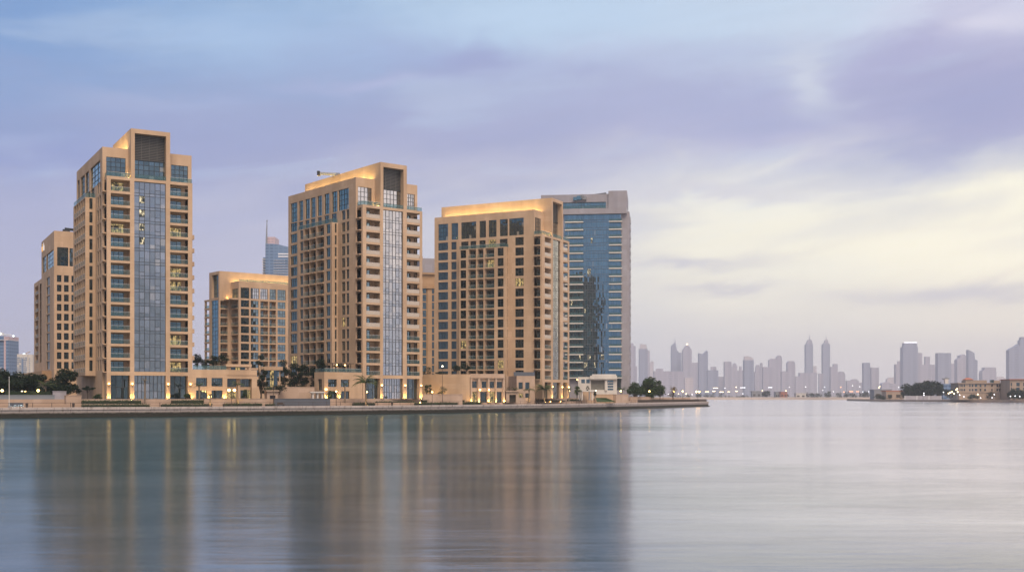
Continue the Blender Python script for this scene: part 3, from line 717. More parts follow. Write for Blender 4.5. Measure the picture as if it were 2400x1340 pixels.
# wing with the crown
pB = P(514, qA); qC = Qb(490.3, pB); zc = z(634.8, pB, qA)
wb = [(P(X(250), qA), P(X(340), qA), o[2], o[3], 0) for o in bal[::2]]
B6.sheet('F', qA, pB, 0, 4, zsh, wb); B6.sheet('F', qA, pB, pR, zsh, zc)
for o in wb: B6.balc('F', qA, o, 2.4, door=(.0, .5), m='glass_dark')
go = [(Qb(X(221), pB), Qb(X(136), pB), z(847, pB, qA), z(702, pB, qA), .3), (Qb(X(221), pB), Qb(X(140), pB), z(696, pB, qA), z(642, pB, qA), 1.2)]
B6.sheet('L', pB, qA, qC, 4, zc, go); B6.win('L', pB, go[0], 4, 14, .3, m='blue_glass'); B6.win('L', pB, go[1], 4, 5, 1.2, m='blue_glass')
B6.sheet('B', qC, pB, pR, 4, zc); B6.sheet('R', pR, 0, qC, 4, zt); mb.poly([(pB, qA, zc), (pR, qA, zc), (pR, qC, zc), (pB, qC, zc)], 'paving')
mb.poly([(0, 0, zt - 1.4), (pR, 0, zt - 1.4), (pR, qA, zt - 1.4), (0, qA, zt - 1.4)], 'paving')
u = MB(); u.spots(.8, pR - 1, qA - 1.0, qA - .75, zt - 1.3, zt - 1.15, 'crown_strip'); B6.part('uplight', u)
u = MB(); u.box(.3, pR - 1, .25, .32, zt, zt + .8, 'rail_glass'); B6.part('roof_railing', u)
u = MB(); u.spot(-1.6, -1.3, qA - .5, qA - .2, zsh + .1, zsh + .25); B6.part('uplight', u)
mb.box(-3.0, -.003, .2, qA - .01, zsh - .5, zsh, 'sand_stone')
# open balcony stack at its far end
qD = Qb(479.5, pB + 1.5); zst = z(700, pB, qC)
st = MB(); st.box(pB + 1.5, pB + 2.2, qD - .8, qD, 4, zst, 'sand_stone'); st.box(pB + 8, pB + 8.7, qD - .8, qD, 4, zst, 'sand_stone')
for k in range(9): zz = zst - .6 - fh6 * k; st.box(pB + 1.4, pB + 8.8, qC + .003, qD + .1, zz, zz + .55, 'sand_stone')
for k in range(8): zz = zst - .6 - fh6 * (k + 1) + .55; st.box(pB + 1.5, pB + 1.55, qC + .1, qD - .81, zz, zz + 1.1, 'rail_glass')
B6.part('balcony_stack', st)
B6.finish()

# ------------------------------------------------------------------ block seen in the gap between the middle and third towers
B7 = Bld('apartment_block', 984, 520, 20, 'grey-brown block in the narrow gap between the middle and third towers', 'apartment block')
P = B7.pa; z = lambda y: B7.z(y, 3); zt = z(604); mb = B7.mb
ops = []
for k in range(15):
    zz = z(672) - 3.55 * k
    for a, b in ((990.5, 999), (1012.5, 1017.5), (1022, 1030)): ops.append((P(a), P(b), zz - 3.0, zz, .3))
B7.sheet('F', 0, P(975), P(1040), 4, z(640), ops, m='sand_stone_dark')
for o in ops: B7.win('F', 0, o, 2, 2, .3, m='glass')
B7.sheet('F', 2, P(989), P(1040), z(640), zt, m='grey_stone'); mb.box(P(975), P(1040), -1, -.003, z(676), z(673), 'sand_stone_dark'); mb.box(P(975), P(1040), -.8, -.004, z(643), z(639), 'sand_stone_dark')
mb.box(P(975), P(1040), 2.01, 24, 4, z(640.5), 'sand_stone_dark', 'f'); mb.box(P(989), P(1040), 2.01, 20, z(640.6), zt - .02, 'grey_stone', 'f')
mb.box(P(1001), P(1011), -.5, -.006, 4, z(676.5), 'sand_stone_dark')
B7.finish()

# ------------------------------------------------------------------ hazy towers farther back
def mid_root(name, px, Y, label, cat, group=None):
    e = bpy.data.objects.new(name, None); COL.objects.link(e); p = wpt(px, HY, Y); e.location = (p.x, p.y, 0); tag(e, label, cat, group); return e
# tower with a mast and a curved roof
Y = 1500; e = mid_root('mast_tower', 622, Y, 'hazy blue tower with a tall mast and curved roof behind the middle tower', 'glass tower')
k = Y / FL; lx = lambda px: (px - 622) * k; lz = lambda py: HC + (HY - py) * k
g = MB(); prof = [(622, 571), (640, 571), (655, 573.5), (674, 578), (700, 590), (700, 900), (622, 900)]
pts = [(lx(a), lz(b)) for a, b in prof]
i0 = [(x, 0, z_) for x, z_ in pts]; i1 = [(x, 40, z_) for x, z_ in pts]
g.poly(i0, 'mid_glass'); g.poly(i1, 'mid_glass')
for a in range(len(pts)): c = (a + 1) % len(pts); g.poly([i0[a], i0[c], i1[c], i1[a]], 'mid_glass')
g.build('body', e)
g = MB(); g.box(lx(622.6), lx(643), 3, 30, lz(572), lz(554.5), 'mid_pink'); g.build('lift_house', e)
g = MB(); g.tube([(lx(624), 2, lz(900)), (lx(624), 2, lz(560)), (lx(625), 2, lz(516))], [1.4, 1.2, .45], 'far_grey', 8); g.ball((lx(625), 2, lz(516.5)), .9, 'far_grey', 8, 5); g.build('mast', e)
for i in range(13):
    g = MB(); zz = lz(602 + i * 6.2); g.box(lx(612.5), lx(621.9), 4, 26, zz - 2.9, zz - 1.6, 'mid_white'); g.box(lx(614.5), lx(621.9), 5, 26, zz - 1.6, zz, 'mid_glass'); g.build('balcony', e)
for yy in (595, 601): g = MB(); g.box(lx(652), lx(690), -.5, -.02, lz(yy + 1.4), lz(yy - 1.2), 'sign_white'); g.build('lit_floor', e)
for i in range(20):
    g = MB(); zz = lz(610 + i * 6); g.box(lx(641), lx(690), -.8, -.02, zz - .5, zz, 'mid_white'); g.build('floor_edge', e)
# far left: unfinished tower with crane, white block with lit roof
Y = 1350; k = Y / FL; e = mid_root('unfinished_tower', 0, Y, 'hazy lilac tower under construction at the left edge of the picture', 'tower'); lx = lambda px: px * k
g = MB(); g.box(lx(-30), lx(11), 0, 25, 3, lz(787) * 1, 'mid_glass'); g.build('body', e)
lz = lambda py: HC + (HY - py) * k
g = MB(); g.box(lx(11), lx(21.5), -2, 26, 3, lz(788), 'mid_pink'); g.box(lx(-25), lx(21.8), -2.4, 26.4, lz(797), lz(796), 'mid_white'); g.box(lx(15.6), lx(21.6), -2.05, 26.05, 3, lz(797.1), 'mid_glass'); g.build('core', e)
g = MB(); g.box(lx(3), lx(4), -2.2, -.01, 20, lz(860), 'mid_white'); g.build('hoist', e)
c = mid_root('tower_crane', 8, Y + 8, 'pale tower crane with a white lamp at its jib end on the unfinished tower', 'crane'); lx = lambda px: (px - 8) * k
g = MB(); g.box(-.8, .8, -.8, .8, lz(790), lz(779), 'pale_metal'); g.build('mast', c)
g = MB(); g.tube([(lx(-6), 0, lz(781)), (lx(8), 0, lz(783)), (lx(24), 0, lz(784)), (lx(33), 0, lz(786.3))], [.7, .7, .6, .5], 'pale_metal', 6); g.build('jib', c)
g = MB(); g.ball((lx(32.5), -1, lz(786.5)), 1.0, 'cool_lamp', 8, 6); g.ball((lx(2), -1, lz(781)), 1.0, 'far_lamp', 8, 6); g.build('lamp', c)
Y = 1250; k = Y / FL; e = mid_root('white_block', 40, Y, 'white apartment block with gridded windows far left beyond the dark trees', 'apartment block'); lx = lambda px: (px - 40) * k; lz = lambda py: HC + (HY - py) * k
g = MB(); g.box(0, lx(64.5), 0, 16, 3, lz(829.5), 'white_render'); g.build('body', e)
g = MB(); g.box(lx(64.5) + .01, lx(75), 2, 18, 3, lz(830.5), 'white_render'); g.build('side_wing', e)
for r in range(9):
    for cc in range(5):
        if cc == 2 and r > 0: continue
        if R.random() < .15: continue
        g = MB(); x = lx(41 + cc * 4.6); zz = lz(837 + r * 4.6); g.box(x, x + 3.4 * k * R.choice((.6, .8, 1)), -.25, -.01, zz - 1.3, zz, 'mid_glass'); g.build('window', e)
    g = MB(); x = lx(66.6); zz = lz(839 + r * 5); g.box(x, x + 2.2 * k, 1.8, 1.99, zz - 1.0, zz, 'mid_glass'); g.build('window', e)
g = MB(); g.box(lx(50.3), lx(54), -.3, -.01, lz(880), lz(840), 'mid_glass'); g.build('stair_window', e)
g = MB(); g.box(lx(52), lx(56.5), 2, 4, lz(829.4), lz(828), 'cool_lamp'); g.build('roof_lamp', e)
c = mid_root('roof_hoist', 58, Y + 3, 'small ochre crane arm on the roof of the far white block', 'crane'); lx = lambda px: (px - 58) * k
g = MB(); g.tube([(0, 0, lz(830)), (lx(64), 0, lz(826)), (lx(71), 0, lz(823.5))], [.4, .5, .4], 'sand', 6); g.box(-1, 1, -1, 1, lz(831), lz(829), 'sand'); c.data if False else None; g.build('arm', c)
# ------------------------------------------------------------------ water, quay and ground
SH = [(-320, 95), (-180, 205), (-116.5, 261), (-87, 281), (-66, 297), (-41, 317), (-22, 338), (17.6, 396), (51, 458), (75, 515), (90, 549), (95.5, 560), (96.5, 566), (93, 580), (70, 640), (20, 730)]
def offs(d):
    out = []
    for i, p in enumerate(SH):
        a = Vector(SH[max(i - 1, 0)]); b = Vector(SH[min(i + 1, len(SH) - 1)]); t = (b - a).normalized()
        out.append(Vector(p) + Vector((-t.y, t.x)) * d)
    return out
def shore(px, d):
    k = (px - CX) / FL; pl = offs(d)
    for a, b in zip(pl, pl[1:]):
        fa, fb = a.x - k * a.y, b.x - k * b.y
        if fa <= 0 <= fb: return a + (b - a) * (fa / (fa - fb)), (b - a).normalized()
    return pl[0], (pl[1] - pl[0]).normalized()
def sheet_poly(name, pts, z, m, kind='structure'):
    g = MB(); g.poly([(p[0], p[1], z) for p in pts], m); return tag(g.build(name), kind=kind)

m, t, b = mat('water', (0.008, 0.042, 0.055), 0.16, ior=1.5)
geo = t.new('ShaderNodeNewGeometry').outputs['Position']
v1 = t.vm('MULTIPLY', geo, (0.16, 0.36, 1)); v2 = t.vm('MULTIPLY', geo, (0.006, 0.03, 1)); v3 = t.vm('MULTIPLY', geo, (0.25, 1.6, 1))
n1 = t.noise(v1, 1.0, 5, 0.6, 0.6)[0]; n2 = t.noise(v2, 1.0, 3, 0.5, 0.8)[0]; n3 = t.noise(v3, 1.0, 4, 0.65, .3)[0]
mr = t.new('ShaderNodeMapRange'); t.put(mr.inputs[0], n2); mr.inputs[1].default_value = .35; mr.inputs[2].default_value = .7; mr.inputs[3].default_value = .135; mr.inputs[4].default_value = .195
rgh = mr.outputs[0]; t.put(b.inputs['Roughness'], rgh)
bp = t.new('ShaderNodeBump'); bp.inputs['Strength'].default_value = 0.5; bp.inputs['Distance'].default_value = 0.06
t.put(bp.inputs['Height'], t.m('ADD', t.m('MULTIPLY', n1, 1.0), t.m('MULTIPLY', n3, 0.35))); bq = t.new('ShaderNodeBump'); bq.inputs['Strength'].default_value = 0.5; bq.inputs['Distance'].default_value = 0.16
v4 = t.vm('MULTIPLY', geo, (0.012, 0.075, 1)); n4 = t.noise(v4, 1.0, 4, 0.6, 1.0)[0]; t.put(bq.inputs['Height'], n4); t.put(bp.inputs['Normal'], bq.outputs[0]); t.put(b.inputs['Normal'], bp.outputs[0])
gl = t.new('ShaderNodeBsdfGlossy'); gl.inputs['Color'].default_value = (.97, .95, .97, 1); t.put(gl.inputs['Roughness'], rgh); t.put(gl.inputs['Normal'], bp.outputs[0])
fr = t.new('ShaderNodeFresnel'); fr.inputs[0].default_value = 1.45
v5 = t.vm('MULTIPLY', geo, (0.03, 0.06, 1)); n5 = t.noise(v5, 1.0, 10, 0.68, .4)[0]
fa = t.m('MULTIPLY_ADD', fr.outputs[0], .80, t.m('MULTIPLY_ADD', t.m('SUBTRACT', n5, .5), .80, .25))
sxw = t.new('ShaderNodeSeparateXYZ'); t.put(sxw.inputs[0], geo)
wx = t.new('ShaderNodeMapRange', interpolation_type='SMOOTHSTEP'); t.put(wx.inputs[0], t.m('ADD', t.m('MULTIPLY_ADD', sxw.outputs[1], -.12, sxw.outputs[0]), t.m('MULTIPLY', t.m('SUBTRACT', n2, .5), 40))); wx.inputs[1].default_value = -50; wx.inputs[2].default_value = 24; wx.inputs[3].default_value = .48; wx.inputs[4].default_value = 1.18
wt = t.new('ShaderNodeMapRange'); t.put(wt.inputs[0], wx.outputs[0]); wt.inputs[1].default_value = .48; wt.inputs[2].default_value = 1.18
fa = t.m('MINIMUM', t.m('MULTIPLY', fa, wx.outputs[0]), .95)      # darker left reflections painted in through mirror strength and teal tint
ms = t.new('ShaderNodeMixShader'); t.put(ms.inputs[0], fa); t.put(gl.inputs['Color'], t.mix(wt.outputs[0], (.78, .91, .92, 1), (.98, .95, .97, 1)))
df = t.new('ShaderNodeBsdfDiffuse'); df.inputs[0].default_value = (0.005, 0.026, 0.032, 1)
t.l.new(df.outputs[0], ms.inputs[1]); t.l.new(gl.outputs[0], ms.inputs[2]); t.l.new(ms.outputs[0], m.node_tree.nodes['Material Output'].inputs[0])
b.inputs['Specular IOR Level'].default_value = 0.5
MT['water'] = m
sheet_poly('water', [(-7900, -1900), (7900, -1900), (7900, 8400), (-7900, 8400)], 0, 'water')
prom = offs(.3); back = [(0, 800), (-300, 1560), (-2600, 1560), (-2600, 95)]
sheet_poly('promenade', [tuple(p) for p in prom] + back, 2.36, 'paving')
ter = offs(9.6)[1:-1]
gt = MB(); gt.prism([tuple(p) for p in ter] + [(-10, 790), (-300, 1550), (-2500, 1550), (-2500, 230)], 2.3, 4.15, 'earth'); tag(gt.build('terrace_ground'), kind='structure')

def ribbon(mb, d0, d1, z0, z1, m, i0=0, i1=None):
    A, B = offs(d0)[i0:i1], offs(d1)[i0:i1]
    for i in range(len(A) - 1):
        a, a2, c, c2 = A[i], A[i + 1], B[i], B[i + 1]
        mb.poly([(a.x, a.y, z0), (a2.x, a2.y, z0), (a2.x, a2.y, z1), (a.x, a.y, z1)], m)
        mb.poly([(a.x, a.y, z1), (a2.x, a2.y, z1), (c2.x, c2.y, z1), (c.x, c.y, z1)], m)
        mb.poly([(c.x, c.y, z0), (c2.x, c2.y, z0), (c2.x, c2.y, z1), (c.x, c.y, z1)], m)
qw = tag(bpy.data.objects.new('quay_wall', None), 'long pale block quay wall with dark weed band above the water', 'quay wall'); COL.objects.link(qw)
g = MB(); ribbon(g, 0.02, .5, -1, 1.82, 'quay_block'); g.build('wall_face', qw)
g = MB(); ribbon(g, -.22, .9, 1.83, 2.42, 'quay_block'); g.build('coping', qw)
g = MB(); ribbon(g, -.75, .01, -1, .36, 'quay_block'); g.build('footing', qw)
# terrace retaining wall with its planter step
tw = tag(bpy.data.objects.new('terrace_wall', None), 'long low sandstone retaining wall behind the waterfront promenade', 'retaining wall'); COL.objects.link(tw)
g = MB(); ribbon(g, 9.2, 9.65, 2.37, 4.28, 'pink_stone', 2, -3); g.build('wall_face', tw)
g = MB(); ribbon(g, 6.8, 7.1, 2.37, 3.12, 'pink_stone', 2, -3); g.build('planter_edge', tw)

# quay railing: posts and two rails
qr = tag(bpy.data.objects.new('quay_railing', None), 'thin dark railing with widely spaced posts along the quay edge', 'railing'); COL.objects.link(qr)
def along(d, step, i0, i1):
    pl = offs(d)[i0:i1]; out = []; rest = 0
    for a, c in zip(pl, pl[1:]):
        L = (c - a).length; s_ = rest
        while s_ < L: out.append((a + (c - a) * (s_ / L), (c - a).normalized())); s_ += step
        rest = s_ - L
    return out
pst = MB(); pst.box(-.05, .05, -.05, .05, 2.42, 3.5, 'bronze'); pm = pst.mesh('railing_post')
for p, tt in along(1.0, 4.2, 1, 9)[:100]: link('post', pm, qr, (p.x, p.y, 0))
for zz in (3.42, 2.75):
    g = MB(); A = offs(1.0)[1:9]; g.tube([(p.x, p.y, zz) for p in A], [.035] * len(A), 'bronze', 5); g.build('rail', qr)
bl = tag(bpy.data.objects.new('baluster_railing', None), 'dense dark baluster railing along the quay point at the right', 'railing'); COL.objects.link(bl)
g = MB()
for p, tt in along(1.0, .75, 8, 14): g.box(p.x - .1, p.x + .1, p.y - .1, p.y + .1, 2.42, 3.42, 'bronze')
g.build('balusters', bl)
g = MB(); ribbon(g, .85, 1.15, 3.42, 3.55, 'bronze', 8, 14); g.build('handrail', bl)
g = MB(); ribbon(g, .9, 1.1, 2.43, 3.42, 'bronze', 10, 15); g.build('solid_panel', bl)

# far shores
sheet_poly('far_shore', [(-7800, 1750), (330, 1750), (420, 1600), (700, 1450), (7800, 1450), (7800, 8300), (-7800, 8300)], 1.9, 'earth')
g = MB(); edge = [(-900, 1560, .02), (150, 1590, .02), (280, 1655, .02), (330, 1655, .02), (420, 1560, .02), (520, 1450, .02), (900, 1400, .02)]
for i in range(len(edge) - 1):
    a, c = edge[i], edge[i + 1]
    g.poly([(a[0], a[1], -.3), (c[0], c[1], -.3), (c[0], c[1] + 12, .9), (a[0], a[1] + 12, .9)], 'sand')
    g.poly([(a[0], a[1] + 12, .9), (c[0], c[1] + 12, .9), (c[0], c[1] + 170, 3.4), (a[0], a[1] + 170, 3.4)], 'sand')
    g.poly([(a[0], a[1] + 170, 3.4), (c[0], c[1] + 170, 3.4), (c[0], c[1] + 400, 2.0), (a[0], a[1] + 400, 2.0)], 'sand')
tag(g.build('sand_bank'), kind='structure')
rs = [(354, 1163), (372, 1060), (395, 975), (414, 931), (520, 850), (900, 700), (1500, 700), (1500, 1440), (420, 1440), (372, 1280)]
g = MB(); g.prism(rs, -1, 1.9, 'shore_stone'); tag(g.build('right_shore'), kind='structure')

# ------------------------------------------------------------------ low buildings in front of the towers
def podium(px, Y, deg, label, z0=3.0): return Bld('podium_building', px, Y, deg, label, 'podium', 'low podium buildings', z0=z0)
w0 = T1.w(T1.f1 + .02, -T1.D + .0)
P1 = podium(CX + FL * w0.x / w0.y, w0.y, 29.9, 'low podium with tall windows and roof garden attached to the tallest tower')
P = P1.pa; z = lambda y, px=500: P1.z(y, P(px)); zt = P1.z(865.5, 2)
o = []; lo = []
for a, c in ((459.7, 485.4), (495.9, 521.8)): o.append((P(a), P(c), z(905), z(885.2), .5)); lo.append((P(a), P(c), 4.15, z(914.3), .5))
mid = (P(532.6), P(590.3), 4.15, z(886.6), 1.3)
P1.sheet('F', 0, 0, P(602.3), 2.4, zt, o + lo + [mid])
for q in o: P1.win('F', 0, q, 5, 2, .5, m='glass')
for q in lo: P1.win('F', 0, q, 4, 1, .5, m='glass_dark')
for a, c in ((532.6, 556.5), (566, 590.3)): P1.win('F', 1.3, (P(a), P(c), z(905.5), z(886.8)), 5, 1, .02, m='glass_dark')
P1.mb.box(P(532.6), P(590.3), 1.31, 1.6, z(913.5), z(905.6), 'sand_stone'); P1.mb.box(P(556.5), P(566), 1.0, 1.5, 4.15, z(886.7), 'sand_stone'); P1.win('F', 1.3, (P(566), P(577), 4.2, z(913.6)), 3, 1, .02, m='glass_dark'); P1.win('F', 1.3, (P(532.6), P(556.5), 4.2, z(913.6)), 5, 1, .02, lit=True); P1.win('F', 1.3, (P(577), P(590.3), 4.2, z(913.6)), 3, 1, .02, lit=True)
P1.mb.box(P(531.8), P(602.3) - .01, -.12, -.003, z(878.5), z(876.5), 'sand_stone'); P1.sheet('R', P(602.3), 0, 22, 2.4, zt); P1.sheet('B', 22, 0, P(602.3), 2.4, zt); P1.mb.poly([(0, 0, zt - .02), (P(602.3), 0, zt - .02), (P(602.3), 22, zt - .02), (0, 22, zt - .02)], 'paving')
g = MB(); g.box(.2, P(531), .2, .26, zt, zt + 1.1, 'rail_glass'); g.box(.2, P(531), .18, .28, zt + 1.1, zt + 1.15, 'dark_metal'); P1.part('roof_railing', g)
for x in (490.5, 527): 
    g = MB(); xx = P(x); g.spot(xx - .3, xx + .3, -.5, -.2, 4.3, 4.5); P1.part('uplight', g)
P1.zt = zt; P1.finish()
def pavilion(px0, px1, y0, y1, Y, deg, base, label, lit=True, dep=9):
    Bq = Bld('roof_pavilion', px0, Y, deg, label, 'pavilion', z0=base); P = Bq.pa
    u = P(px1); zt, zb = Bq.z(y0, u / 2), Bq.z(y1, u / 2)
    Bq.mb.box(0, u, 0, dep, zb, zt, 'sand_stone'); Bq.mb.box(.7, 1.1, .7, 1.1, base, zb - .003, 'sand_stone'); Bq.mb.box(u - 1.1, u - .7, .7, 1.1, base, zb - .003, 'sand_stone')
    Bq.finish('roof')
    q = (1.6, u - 1.5, base, zb - .02); n = max(3, int(u / 2.2))
    for i in range(n):
        a, c = q[0] + (q[1] - q[0]) * i / n, q[0] + (q[1] - q[0]) * (i + 1) / n
        Bq.win('F', 2.0, (a, c, q[2], q[3]), 1, 1, 0, m='glass_dark', lit=lit and i % 3 == 1)
    return Bq
w1 = P1.w(P1.pa(529, 5), 5)
pavilion(529, 590, 853, 859.3, w1.y, 22, P1.zt, 'flat-roofed pavilion on the roof garden beside the tallest tower')
pavilion(610.5, 663, 858.8, 867, 338, 12, 7.0, 'flat-roofed garden pavilion with lit windows between tallest and middle towers', dep=7)

cn = (T2.pa(760, -T2.D), -T2.D); w2 = T2.w(*cn)
P2 = podium(760, w2.y, 38.45, 'low sandstone podium with two bay windows and pergola terrace attached to the middle tower')
P = P2.pa; zt = P2.z(871.3, 1); z = lambda y: P2.z(y, 6); e2 = P2.pa(849, 0); q2 = P2.qb(736.8)
o = [(P(769), P(789.8), z(906.5), z(888.5), .5), (P(799), P(819), z(906.5), z(889), .5)]; lo = [(a[0], a[1], 4.15, z(916), .5) for a in o]
P2.sheet('F', 0, 0, e2, 2.4, zt, o + lo)
for i, q in enumerate(o): P2.win('F', 0, q, 5, 1, .5, m='glass')
for i, q in enumerate(lo): P2.win('F', 0, q, 4, 1, .5, m='glass_dark')
so = [(P2.qb(754), P2.qb(744.5), z(914), z(888), .5)]
P2.sheet('L', 0, 0, q2, 2.4, zt, so); P2.win('L', 0, so[0], 2, 2, .5, m='glass_dark')
P2.sheet('B', q2, 0, e2, 2.4, zt); P2.mb.poly([(0, 0, zt - .02), (e2, 0, zt - .02), (e2, q2, zt - .02), (0, q2, zt - .02)], 'paving')
g = MB(); g.box(.2, e2 - .2, .2, .26, zt, zt + 1.0, 'rail_glass'); g.box(.2, e2 - .2, .18, .28, zt + 1.0, zt + 1.05, 'pale_metal'); g.box(.2, .26, .3, q2, zt, zt + 1.0, 'rail_glass'); P2.part('roof_railing', g)
for x in (764, 794.5): g = MB(); xx = P(x); g.spot(xx - .25, xx + .25, -.5, -.2, 4.3, 4.5); P2.part('uplight', g)
g = MB(); xx = P(763.5); g.box(xx - .2, xx + .2, -.4, -.05, z(913.5), z(910.5), 'lamp_glow'); P2.part('wall_lamp', g)
P2.zt = zt; P2.finish()
# pergola over the terrace
pg = tag(bpy.data.objects.new('pergola', None), 'planted pergola with small lamps on the roof terrace of the middle tower podium', 'pergola'); COL.objects.link(pg); w = P2.w(P2.pa(778, 3), 3); pg.location = (w.x, w.y, P2.zt); pg.rotation_euler = (0, 0, D2R(38.45))
g = MB(); 
for i in range(9): g.box(i * 1.0, i * 1.0 + .12, -.3, 3.4, 2.5, 2.65, 'bronze')
g.build('beams', pg)
for x, y in ((.2, 0), (7.9, 0), (.2, 3), (7.9, 3)): g = MB(); g.box(x - .08, x + .08, y - .08, y + .08, 0, 2.49, 'bronze'); g.build('post', pg)
for x in (1.4, 4.1): g = MB(); g.ball((x, -.3, 2.1), .16, 'lamp_glow', 8, 6); g.build('lamp', pg)

P3 = podium(1102, 364, 14, 'low podium with pilasters and lit doorways left of the third tower')
P = P3.pa; zt = P3.z(875.5, 3); z = lambda y: P3.z(y, 5); e3 = P(1182.5)
o = [(P(1106.3), P(1117.8), z(908.5), z(893.2), .5), (P(1129), P(1140.5), z(908.8), z(893.6), .5), (P(1147.6), P(1158.6), z(909), z(893.8), .5), (P(1164.5), P(1177), z(909), z(894), .5)]
lo = [(P(a), P(c), 3.0, z(917.5), .8) for a, c in ((1107, 1118), (1125.5, 1141), (1147.6, 1159.5), (1164.5, 1176))]
P3.sheet('F', 0, 0, e3, 2.4, zt, o + lo, m='pink_stone')
for q in o: P3.win('F', 0, q, 3, 2, .5, m='glass_dark')
for i, q in enumerate(lo): P3.win('F', 0, q, 3, 1, .8, m='glass_dark', lit=i in (0, 2))
for a, c in ((1102.3, 1105.8), (1119.5, 1124.8), (1142.3, 1146.8), (1160.4, 1163.4), (1178.4, 1182.3)): P3.mb.box(P(a), P(c), -.55, -.003, 2.4, z(886), 'pink_stone'); g = MB(); xx = (P(a) + P(c)) / 2; g.spot(xx - .3, xx + .3, -1.0, -.7, 3.05, 3.2); P3.part('uplight', g)
for x in (1124, 1145): g = MB(); xx = P(x); g.box(xx - .16, xx + .16, -.95, -.6, z(914.5), z(912), 'lamp_glow'); P3.part('wall_lamp', g)
P3.mb.box(-.05, e3 + .05, -.7, -.004, z(885.9), z(883.7), 'pink_stone')
cur = []
for i in range(13): tt = i / 12; cur.append((-15.8 * tt, 9.0 * tt ** 1.6))
for a, c in zip(cur, cur[1:]): P3.mb.poly([(a[0], a[1], 2.4), (c[0], c[1], 2.4), (c[0], c[1], zt - .15), (a[0], a[1], zt - .15)], 'sand_stone')
P3.mb.poly([(p[0], p[1], zt - .15) for p in cur] + [(-15.8, 18, zt - .15), (0, 18, zt - .15)], 'paving')
P3.sheet('R', e3, 0, 18, 2.4, zt, m='pink_stone'); P3.mb.poly([(0, 0, zt - .02), (e3, 0, zt - .02), (e3, 18, zt - .02), (0, 18, zt - .02)], 'paving')
for x in (-9.2, -13.5): g = MB(); g.spot(x - .3, x + .3, 2.6, 2.9, 4.2, 4.4); P3.part('uplight', g)
P3.zt = zt; P3.finish()
P4 = podium(1211, 384, 20, 'small plain podium annex with two upper windows at the third tower foot')
P = P4.pa; zt = P4.z(880.5, 3); z = lambda y: P4.z(y, 3); e4 = P(1254)
o = [(P(1215.5), P(1225.3), z(911), z(895.5), .4), (P(1231), P(1241), z(911), z(895.5), .4), (P(1231), P(1240.5), 3.6, z(921), .4), (P(1216), P(1226), 3.6, z(921), .4)]
P4.sheet('F', 0, 0, e4, 2.4, zt, o, m='pink_stone'); P4.sheet('L', 0, 0, 12, 2.4, zt, m='pink_stone'); P4.mb.poly([(0, 0, zt), (e4, 0, zt), (e4, 12, zt), (0, 12, zt)], 'paving')
for i, q in enumerate(o): P4.win('F', 0, q, 3, 1, .4, m='glass_dark' if i > 1 else 'glass', lit=i == 3)
a = P4.pa(1186, 8); so = [(P4.pa(1196.5, 8), P4.pa(1205.5, 8), z(905), z(894), .4)]; P4.sheet('F', 8, a, -.002, 2.4, zt, so, m='pink_stone'); P4.win('F', 8, so[0], 2, 1, .4, m='glass_dark'); P4.mb.poly([(a, 8, zt), (0, 8, zt), (0, 16, zt), (a, 16, zt)], 'paving')
g = MB(); g.box(a, e4, .3, .5, zt, zt + 1.3, 'slate_panel'); P4.part('roof_screen', g); P4.finish()

def wall(px0, px1, y0, Y0, Y1, m, label, cat='wall', zb=2.36, dep=.5, name='garden_wall', y1=None, base=None):
    a, c = wpt(px0, y0, Y0), wpt(px1, y0 if y1 is None else y1, Y1); d = Vector((c.x - a.x, c.y - a.y)); L = d.length; th = math.atan2(d.y, d.x)
    g = MB(); i = 0; zb0 = zb
    g.v = [(0, 0, zb), (L, 0, zb), (L, dep, zb), (0, dep, zb), (0, 0, a.z), (L, 0, c.z), (L, dep, c.z), (0, dep, a.z)]
    k = g.mi(m); g.f = [(4, 5, 6, 7), (0, 1, 5, 4), (1, 2, 6, 5), (2, 3, 7, 6), (3, 0, 4, 7)]; g.m = [k] * 5
    g.box(-.08, L + .08, -.08, dep + .08, min(a.z, c.z) + .003, min(a.z, c.z) + .14, m) if abs(a.z - c.z) < .3 else None
    return tag(g.build(name, None, (a.x, a.y, 0), th), label, cat)
wall(-60, 128, 926.3, 269, 281, 'hoarding', 'grey smooth hoarding wall at the far left behind the railing', 'hoarding', name='hoarding')
wall(124, 155.5, 917.2, 286, 288, 'grey_stone', 'short grey wall stepping up behind the left end of the hoarding', zb=2.36)
wall(155.5, 191, 927.3, 277, 279.5, 'pink_stone', 'pale square-cut wall block between hoarding and the tallest tower', dep=1.2)
wall(621, 737, 907, 316, 322, 'pink_stone', 'tall blank sandstone garden wall between the first two towers')
wall(643, 774, 933.8, 306, 314, 'slate_panel', 'long low slate-blue panel wall in front of blank garden wall', 'panel wall', name='panel_wall', y1=934.6)
wall(478, 621, 934.5, 296, 305, 'pink_stone', 'low pink parapet in front of the roof-garden podium', dep=.8)
wall(990, 1084, 924.2, 346, 356, 'pink_stone', 'pink planter wall holding lit shrubs below the plain curved wall')
wall(1183, 1243, 932.5, 372, 382, 'pink_stone', 'low pink wall between pilastered podium and the third tower', dep=.6)
wall(1363, 1391, 916.5, 420, 424, 'sand_stone', 'warmly lit low wall under a flat canopy below the white podium')
wall(1396, 1444, 924, 432, 440, 'sand_stone', 'yellow lit wall beside a lawn slope below the white podium', y1=924.3)
wall(1444, 1473, 924.2, 438, 446, 'pink_stone', 'small pink wall block between lit yellow wall and the big trees', dep=3)
wall(1478, 1528, 930, 470, 490, 'pink_stone', 'long pale wall glimpsed under the trees on the quay point')
